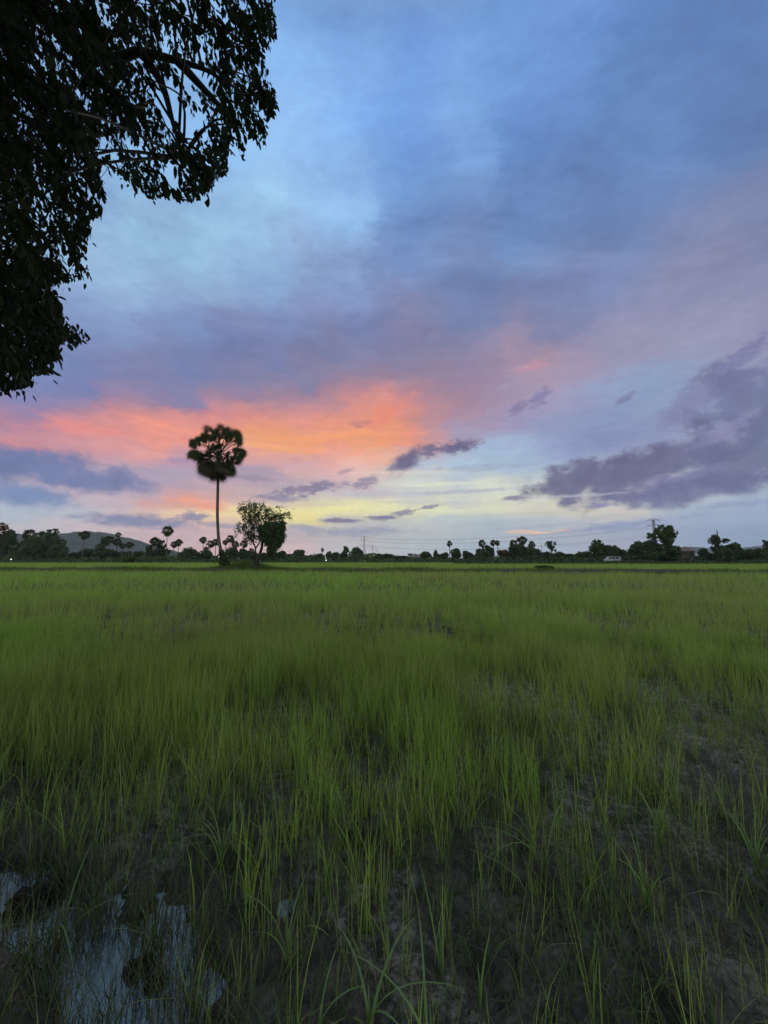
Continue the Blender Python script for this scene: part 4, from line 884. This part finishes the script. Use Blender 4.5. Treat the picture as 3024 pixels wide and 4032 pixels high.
# ------------------------------------------------------------------ far houses
M_wall = plain('house_wall', (0.20, 0.18, 0.16), .9, .2, 1); M_wood = plain('dark_timber', (0.07, 0.055, 0.045), .85, .3, 1)
M_roof = plain('rusty_roof', (0.13, 0.095, 0.085), .8, .3, 1.5); M_roofg = plain('grey_roof', (0.30, 0.30, 0.32), .6, .2, 1.5); M_glass = plain('dark_window', (0.02, 0.025, 0.03), .2, .1)
def house(px, eave, halfpx, D, ridge_dpx, label, wallm, roofm, stilts=False):
    x0, _, H = at(px, eave, D); k = D / F; wd_ = halfpx * k; RH = ridge_dpx * k; dp = wd_ * .8
    o = thing('house', label, 'house', (x0, D, 0), 'small houses among the far trees')
    mb = MB(); z0 = H * .45 if stilts else 0
    mb.box((0, 0, (H + z0) / 2), (2 * wd_, 2 * dp, H - z0)); link('wall', mb.mesh('wall', wallm), o)
    mb = MB(); e = .35; A = [(-wd_ - e, -dp - e, H), (wd_ + e, -dp - e, H), (wd_ + e, dp + e, H), (-wd_ - e, dp + e, H), (-wd_ * .75, 0, H + RH), (wd_ * .75, 0, H + RH)]
    A = A + [(x, y, z - .12) for x, y, z in A[:4]]
    mb.add(A, [(0, 1, 5, 4), (2, 3, 4, 5), (6, 7, 1, 0), (7, 8, 2, 1), (8, 9, 3, 2), (9, 6, 0, 3), (9, 8, 7, 6)], [(1, 2, 5), (3, 0, 4)]); link('roof', mb.mesh('roof', roofm), o)
    for s in (-.5, .5):
        mb = MB(); mb.box((s * wd_, -dp - .03, z0 + (H - z0) * .55), (wd_ * .35, .06, (H - z0) * .4)); link('window', mb.mesh('window', M_glass), o)
    mb = MB(); mb.box((0, -dp - .03, z0 + (H - z0) * .42), (wd_ * .28, .06, (H - z0) * .8)); link('door', mb.mesh('door', M_wood), o)
    if stilts:
        for sx in (-.9, 0, .9):
            for sy in (-.9, .9):
                mb = MB(); mb.box((sx * wd_, sy * dp, z0 / 2), (.2, .2, z0)); link('stilt', mb.mesh('stilt', M_wood), o)
house(2692, 2170, 26, 118, 14, 'wooden house with a rusty red roof and pale base beside the big thicket', M_wood, M_roof, True)
house(2730, 2188, 16, 124, 9, 'small low house with a grey roof right of the rusty roofed one', M_wall, M_roofg)
house(1642, 2194, 20, 190, 8, 'pale small house with a brownish roof among far bushes near the centre', M_wall, M_roof)
house(1618, 2197, 16, 200, 5, 'long grey roofed shed left of the pale small house', M_wall, M_roofg)
house(2486, 2180, 10, 125, 5, 'tiny dark hut at the left end of the big thicket', M_wood, M_wood)
house(1960, 2192, 16, 190, 6, 'faint pale house behind the twin palms', M_wall, M_roofg)

# white van
def van(px, py, D):
    x0, _, _z = at(px, py, D); o = thing('van', 'pale white van half hidden under the trees on the right', 'van', (x0, D - 2, 0.1))
    body = MB(); pr = [(-2.2, .45), (-2.2, 1.15), (-1.75, 1.3), (-1.1, 2.0), (2.1, 2.05), (2.25, 1.2), (2.25, .45)]
    n = len(pr); V = [(x, -.85, z) for x, z in pr] + [(x, .85, z) for x, z in pr]
    body.add(V + [(0, -.85, 1.0), (0, .85, 1.0)], [(i, (i + 1) % n, n + (i + 1) % n, n + i) for i in range(n)], [(2 * n, (i + 1) % n, i) for i in range(n)] + [(2 * n + 1, n + i, n + (i + 1) % n) for i in range(n)])
    link('body', body.mesh('body', plain('white_paint', (.42, .48, .52), .35, .05)), o)
    for a, b in ((-1.15, .75), (-.1, .9), (1.1, .9)):
        g = MB(); g.box((a, -.862, 1.6), (b, .03, .5)); link('window', g.mesh('window', M_glass), o)
    for sx in (-1.4, 1.4):
        for sy in (-.8, .8):
            wv = link('wheel', None, o) if False else None
            mb = MB(); mb.tube([(sx, sy - .1, .32), (sx, sy + .1, .32)], .33, 16); link('wheel', mb.mesh('wheel', plain('rubber', (.02, .02, .02), .9)), o)
    for sy in (-.6, .6):
        mb = MB(); mb.box((-2.22, sy, .9), (.05, .3, .18)); link('headlight', mb.mesh('headlight', plain('lens', (.7, .7, .7), .2)), o)
van(2396, 2199, 122)

# little lamps already lit
def lamp(px, py, D, label):
    x0, _, z0 = at(px, py, D); o = thing('garden_lamp', label, 'lamp', (x0, D, 0), 'small lit lamps at the far edge of the fields')
    mb = MB(); mb.tube([(0, 0, 0), (0, 0, max(.2, z0 - .1))], .04, 6); link('post', mb.mesh('post', M_steel), o)
    mb = MB(); th = np.linspace(0, math.pi, 8); mb.tube([(0, 0, z0 - .10 * math.cos(a)) for a in th], [max(.004, .10 * math.sin(a)) for a in th], 10); link('globe', mb.mesh('globe', emit('lamp_glow', (.95, 1, .95), 6), True), o)
lamp(1284, 2206, 118, 'tiny white lamp shining under the lollipop palm')
lamp(44, 2202, 120, 'tiny white lamp shining near the left edge of the tree line')
for o in list(COL.objects):
    if o.get('category') == 'lamp': o['group'] = 'small lit lamps at the far edge of the fields'

# ------------------------------------------------------------------ the tree overhead
tree = thing('shade_tree', 'large dark leafy tree hanging over the upper left of the view', 'tree', (-5.2, -1.6, 0))
TO = np.array(tree.location)
SIL = np.array([(1475, 0), (1510, 130), (1500, 240), (1465, 350), (1440, 440), (1500, 490), (1522, 610), (1480, 690), (1452, 800), (1330, 880), (1270, 780), (1225, 960), (1105, 1090), (1020, 1140), (950, 1100), (800, 1080), (700, 1000), (600, 980), (570, 900), (590, 800), (548, 740), (545, 860), (550, 960), (592, 1080), (575, 1170), (490, 1240), (500, 1300), (430, 1330), (480, 1380), (430, 1430), (515, 1500), (470, 1535), (400, 1550), (330, 1560), (250, 1590), (360, 1640), (340, 1700), (350, 1770), (510, 1830), (490, 1860), (420, 1890), (320, 1880), (372, 1990), (250, 1985), (325, 2050), (200, 2050), (150, 2120), (50, 2140), (-400, 2140), (-900, 2300), (-6000, 2300), (-6000, -9000), (1800, -9000), (1475, -300)], float) * 0.7233
def crown_ok(P):
    qx, qy, ok = project(P)
    inside = in_poly(qx, qy, SIL)
    el_ = np.degrees(np.arctan2(P[:, 2] - EYE, np.hypot(P[:, 0], P[:, 1])))
    front = ok & (qx > -300) & (qx < 3300) & (qy > -250) & (qy < 4400)
    return np.where(front, inside, True), front
N = 200000
P = np.stack([rng.uniform(-9.5, 4.0, N), rng.uniform(-6.5, 5.2, N), rng.uniform(2.2, 9.2, N)], -1)
CE = np.array([-3.2, -0.4, 5.6])
ell = (((P - CE) / np.array([6.4, 5.6, 3.6])) ** 2).sum(1) < 1
low = (P[:, 0] < -2.0) & (P[:, 1] > 0.5) & (P[:, 1] < 5) & (P[:, 2] > 2.2) & (P[:, 2] < 6)       # hanging skirt on the left
dist = np.linalg.norm(P - np.array([0, 0, EYE]), axis=1)
P = P[(ell | low) & (dist > 2.9)]
ok, front = crown_ok(P); P = P[ok]; front = front[ok]
# open windows in the foliage towards the right half of the crown
qx, qy, _o = project(P)
den = 0.50 + 0.9 * np.clip((620 - qx) / 620, 0, 1) + 0.35 * np.clip((250 - qy) / 400, 0, 1)
den = den * np.clip((fbm(qx, qy, 80, 3) - 0.34) * 5.0, 0.20, 1.2)
den = den + 0.6 * np.exp(-poly_dist(qx, qy, SIL[:58]) / 60)
k = np.where(front, rng.random(len(P)) < den * 0.44, rng.random(len(P)) < 0.085)
P = P[k]; front = front[k]
print('sprigs', len(P), front.sum())
# each sprig: a twig with leaves; it hangs outwards and down
axis0 = np.array([-4.6, -1.2, 5.5])
out_ = unit((P - axis0) * np.array([1, 1, .3])); tw = unit(out_ * 0.8 + np.array([0, 0, -.75]) + rng.normal(size=P.shape) * .35)
LV = []; LQ = []
nl = 13; total = 0
S = len(P); scale = np.where(front, 1.0, 1.75)
# shift each sprig back so that its tip, not its root, ends near the sampled point
Lg = rng.uniform(.16, .32, S) * scale; root = P - tw * Lg[:, None] * 0.8
sides = unit(np.cross(tw, rng.normal(size=(S, 3))))
allV = []
for i in range(nl):
    t_ = (i + 0.5) / nl; c0 = root + tw * (Lg * t_)[:, None]
    ang = i * 2.4 + rng.uniform(0, .8, S)
    up_ = np.cross(tw, sides); sd_ = sides * np.cos(ang)[:, None] + up_ * np.sin(ang)[:, None]
    d = unit(tw * .55 + sd_ * .75 + np.array([0, 0, -.55]) + rng.normal(size=(S, 3)) * .22)
    b = unit(np.cross(d, rng.normal(size=(S, 3)))); n3 = np.cross(d, b)
    L = (rng.uniform(.040, .074, S) * scale)[:, None]; wdt = L * rng.uniform(.48, .68, S)[:, None]
    st = c0 + d * .012
    v = np.stack([st, st + d * L * .32 + b * wdt * .46 + n3 * wdt * .16, st + d * L * .68 + b * wdt * .40 + n3 * wdt * .12 - np.array([0, 0, .006]), st + d * L - np.array([0, 0, .014]),
                  st + d * L * .68 - b * wdt * .40 + n3 * wdt * .12 - np.array([0, 0, .006]), st + d * L * .32 - b * wdt * .46 + n3 * wdt * .16], 1)
    allV.append(v)
V = np.concatenate(allV).reshape(-1, 6, 3)
qx, qy, ok_ = project(V[:, 3]); e_ = in_poly(qx, qy, SIL + rng.normal(0, 5, SIL.shape)) | ~ok_ | (qx < -300) | (qy < -250)
near = np.linalg.norm(V[:, 3] - np.array([0, 0, EYE]), axis=1) > 2.3
vis = rng.random(len(V)) < 0.10
V = V[(e_ | vis) & near]
nV = len(V); b = (np.arange(nV) * 6)[:, None]
Q = np.concatenate([np.concatenate([b, b + 1, b + 2, b + 3], 1), np.concatenate([b, b + 3, b + 4, b + 5], 1)])
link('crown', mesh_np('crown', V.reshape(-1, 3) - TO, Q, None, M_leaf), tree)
print('leaves', nV)
# limbs
mb = MB()
def A3(px, py, Y): return np.array(at(px, py, Y))
tk = curve([(-5.2, -1.6, -.1), (-5.15, -1.5, 1.2), (-5.0, -1.35, 2.6), (-4.8, -1.1, 3.9), (-4.7, -0.9, 5.2)], 6); mt = MB(); mt.tube(tk - TO, np.linspace(.34, .2, len(tk)) + .12 * np.exp(-np.arange(len(tk)) * .7), 14)
link('trunk', mt.mesh('trunk', M_bark, True), tree)
LIMB = [
 [(-4.75, -1.0, 4.6), (-4.2, 0.2, 5.6), (-3.4, 1.4, 6.0), A3(300, 150, 2.7), A3(560, 205, 2.9), A3(700, 240, 3.0), A3(810, 275, 3.1), A3(900, 330, 3.2)],
 [(-4.9, -1.2, 3.6), (-4.9, 0.3, 4.4), (-4.3, 1.6, 4.9), A3(180, 500, 3.2), A3(250, 640, 3.4), A3(340, 780, 3.5)],
 [(-4.9, -1.2, 3.2), (-5.0, 0.8, 3.6), (-4.6, 2.2, 3.7), A3(60, 1000, 3.6), A3(150, 1050, 3.7), A3(300, 1090, 3.8)],
 [(-5.0, 0.8, 3.6), (-4.9, 2.4, 3.2), A3(40, 1260, 3.8), A3(180, 1320, 3.9), A3(320, 1350, 3.9)],
 [(-3.4, 1.4, 6.0), A3(420, 330, 3.0), A3(560, 480, 3.1), A3(620, 640, 3.2)],
 [A3(560, 205, 2.9), A3(640, 340, 3.0), A3(680, 480, 3.0), A3(720, 620, 3.1)],
 [A3(700, 240, 3.0), A3(830, 380, 3.1), A3(930, 480, 3.2)],
 [(-4.7, -0.9, 5.0), (-3.2, -1.2, 6.8), (-1.2, -0.8, 7.6), (0.6, -0.3, 7.4)], [(-4.7, -0.9, 5.2), (-5.5, -2.2, 6.8), (-6.2, -3.6, 7.4)], [(-3.2, -1.2, 6.8), (-1.6, 0.8, 7.2), A3(900, -100, 2.6)]]
def hidden(c_):
    qx_, qy_, ok_ = project(c_); fr_ = ok_ & (qx_ > -100) & (qx_ < 3100) & (qy_ > -100) & (qy_ < 4100)
    return not np.any(fr_ & ~in_poly(qx_ + 25, qy_ + 25, SIL))
NODE = []
for L in LIMB:
    c_ = curve(L, 7); r0 = .07 if L is LIMB[0] or L is LIMB[7] else .04
    bad = [i for i in range(len(c_)) if not hidden(c_[i:i + 1])]
    if bad: c_ = c_[:max(3, bad[0])]
    mb.tube(c_ - TO, np.linspace(r0, .010, len(c_)), 8); NODE.append(c_)
NODE = np.concatenate(NODE)
link('limbs', mb.mesh('limbs', M_bark, True), tree)
# branchlets and twigs joining sprigs to limbs
tb = MB(); sel = rng.permutation(np.where(front)[0])[:150]; CC = P[sel]
for c0 in CC:
    j = np.argmin(((NODE - c0) ** 2).sum(1)); n0 = NODE[j]; md = (n0 + c0) / 2 + np.array([0, 0, .15]) + rng.normal(size=3) * .08
    c_ = curve([n0, md, c0], 4)
    if hidden(c_): tb.tube(c_ - TO, np.linspace(.013, .004, len(c_)), 4, False)
fr = np.where(front)[0]
for i in fr[::2]:
    j = np.argmin(((CC - root[i]) ** 2).sum(1)); c_ = [CC[j], (CC[j] + root[i]) / 2 + np.array([0, 0, .05]), root[i], root[i] + tw[i] * Lg[i]]
    if np.linalg.norm(CC[j] - root[i]) < .7 and hidden(np.array(c_)): tb.tube(np.array(c_) - TO, [.0035, .003, .0025, .0012], 3, False)
link('twigs', tb.mesh('twigs', M_bark), tree)

# ------------------------------------------------------------------ foreground weeds and clods
def weed(px, py, label, n, h, wd_, bend=(.5, 1.0), name='grass_plant', yaw0=None, dx=0.0, K=8, curl=0.25, up=0.25):
    gx_, gy_ = gd(px * K_, py * K_); gz_ = float(ground_z(np.array([gx_]), np.array([gy_]))[0])
    o = thing(name, label, 'grass', (gx_, gy_, gz_), 'larger grass plants in the foreground')
    P = rng.normal(0, .008, (n, 3)); P[:, 2] = 0
    yaw = rng.uniform(0, 6.28, n) if yaw0 is None else np.array([yaw0 + (i - n / 2) * .9 for i in range(n)])
    V, Q, T, tt = blades(P, h * rng.uniform(.75, 1.15, n), np.full(n, wd_), rng.uniform(.05, .3, n), rng.uniform(*bend, n), yaw, K, curl=curl)
    link('leaves', mesh_np('leaves', V, Q, T, M_weed, {'dry': np.zeros(len(V))}, True), o)
    mb = MB(); mb.tube([(0, 0, -.02), (.004, 0, h * up), (.0, .003, h * up * 1.8)], [.0045, .0035, .0015], 6); link('stem', mb.mesh('stem', M_weed, True), o)
weed(795, 2240, 'bright grass plant with arching leaves at the bottom centre', 6, .30, .011, (.9, 1.3), yaw0=0.2, curl=.35)
weed(930, 2300, 'wide leaf blade arching right of the bottom centre plant', 3, .34, .010, (.9, 1.3), yaw0=2.9, curl=.35)
weed(690, 2260, 'bluish green arching grass left of the bottom centre plant', 4, .22, .010, (.8, 1.2), yaw0=.5, curl=.3)
weed(618, 2075, 'grass plant with a folded leaf between the pool and the centre', 4, .34, .008, (.3, .9))
weed(950, 2110, 'upright narrow grass leaf standing in dark mud below centre', 2, .42, .008, (.05, .15), curl=0)
weed(1035, 2190, 'slender upright grass low on the photo right of centre', 3, .30, .009, (.05, .3), curl=0)
weed(1180, 1900, 'tall grass plant with one drooping leaf right of centre', 6, .46, .008, (.2, .9))
weed(1400, 1960, 'bushy bright grass tuft on the right in dark mud', 16, .40, .007, (.1, .5))
weed(1430, 1830, 'tall grass tuft with curved leaves near the right edge', 12, .46, .007, (.2, .8))
weed(730, 1790, 'upright bright grass tuft left of centre', 12, .42, .007, (.1, .4))
weed(130, 2020, 'long leaning grass stalks at the edge of the pool', 7, .42, .008, (.7, 1.2), yaw0=.6)
weed(200, 1965, 'small green grass tuft growing from the pool', 9, .25, .006, (.1, .6))
weed(330, 2020, 'thin grass tuft among the pool reflections', 9, .24, .006, (.1, .6))
weed(1640, 1900, 'bright grass tuft cut by the right edge', 14, .42, .007, (.1, .4))
weed(480, 1860, 'grass tuft in the dark mud above the pool', 10, .36, .006, (.1, .7))
M_clod = plain('dark_clod', (0.018, 0.016, 0.013), .95, .5, 25)
def clod(px, py, r, label, zc):
    gx_, gy_ = gd(px * K_, py * K_, zc); n_ = 420
    C = unit(rng.normal(size=(n_, 3))) * (rng.random((n_, 1)) ** .35) * r * np.array([1, .8, .55])
    C *= (1 + .5 * (vnoise(C[:, 0] / r * 2 + px, C[:, 1] / r * 2, .9) - .4))[:, None]
    C[:, 0] += .35 * r * np.sin(C[:, 1] / r * 3); rr = rng.uniform(.06, .26, (n_, 1, 1)) * r
    V = C[:, None] + (o8 + rng.normal(0, .35, (n_, 6, 3))) * rr
    me = mesh_np('mud_clod', V.reshape(-1, 3), None, (tr8[None] + (np.arange(n_) * 6)[:, None, None]).reshape(-1, 3), M_clod)
    link('mud_clod', me, None, (gx_, gy_, zc), label=label, category='clod', group='dark mud clods in the pool')
clod(68, 1945, .085, 'large black clod at the far left edge of the pool', -.02)
clod(110, 1925, .06, 'small black clod joined to the right of the larger one', -.02)
clod(305, 2085, .046, 'ragged dark clod sitting in the middle of the pool', -.03)
clod(338, 2120, .030, 'small dark clod below the ragged one in the pool', -.03)

# ------------------------------------------------------------------ haze over the plain
hz = MB(); hz.box((0, 1060, 69), (5100, 3000, 142)); HB = hz.mesh('haze', None)
m = bpy.data.materials.new('haze_air'); m.use_nodes = True; t = NT(m.node_tree)
pv = t.n('ShaderNodeVolumePrincipled', {'Color': (0.80, 0.86, 0.93, 1), 'Density': 0.00013, 'Anisotropy': 0.2})
t.n('ShaderNodeOutputMaterial', {1: pv.outputs[0]}); HB.materials.append(m)
link('haze', HB, kind='stuff', label='thin evening haze over the plain', category='haze')
print('done')
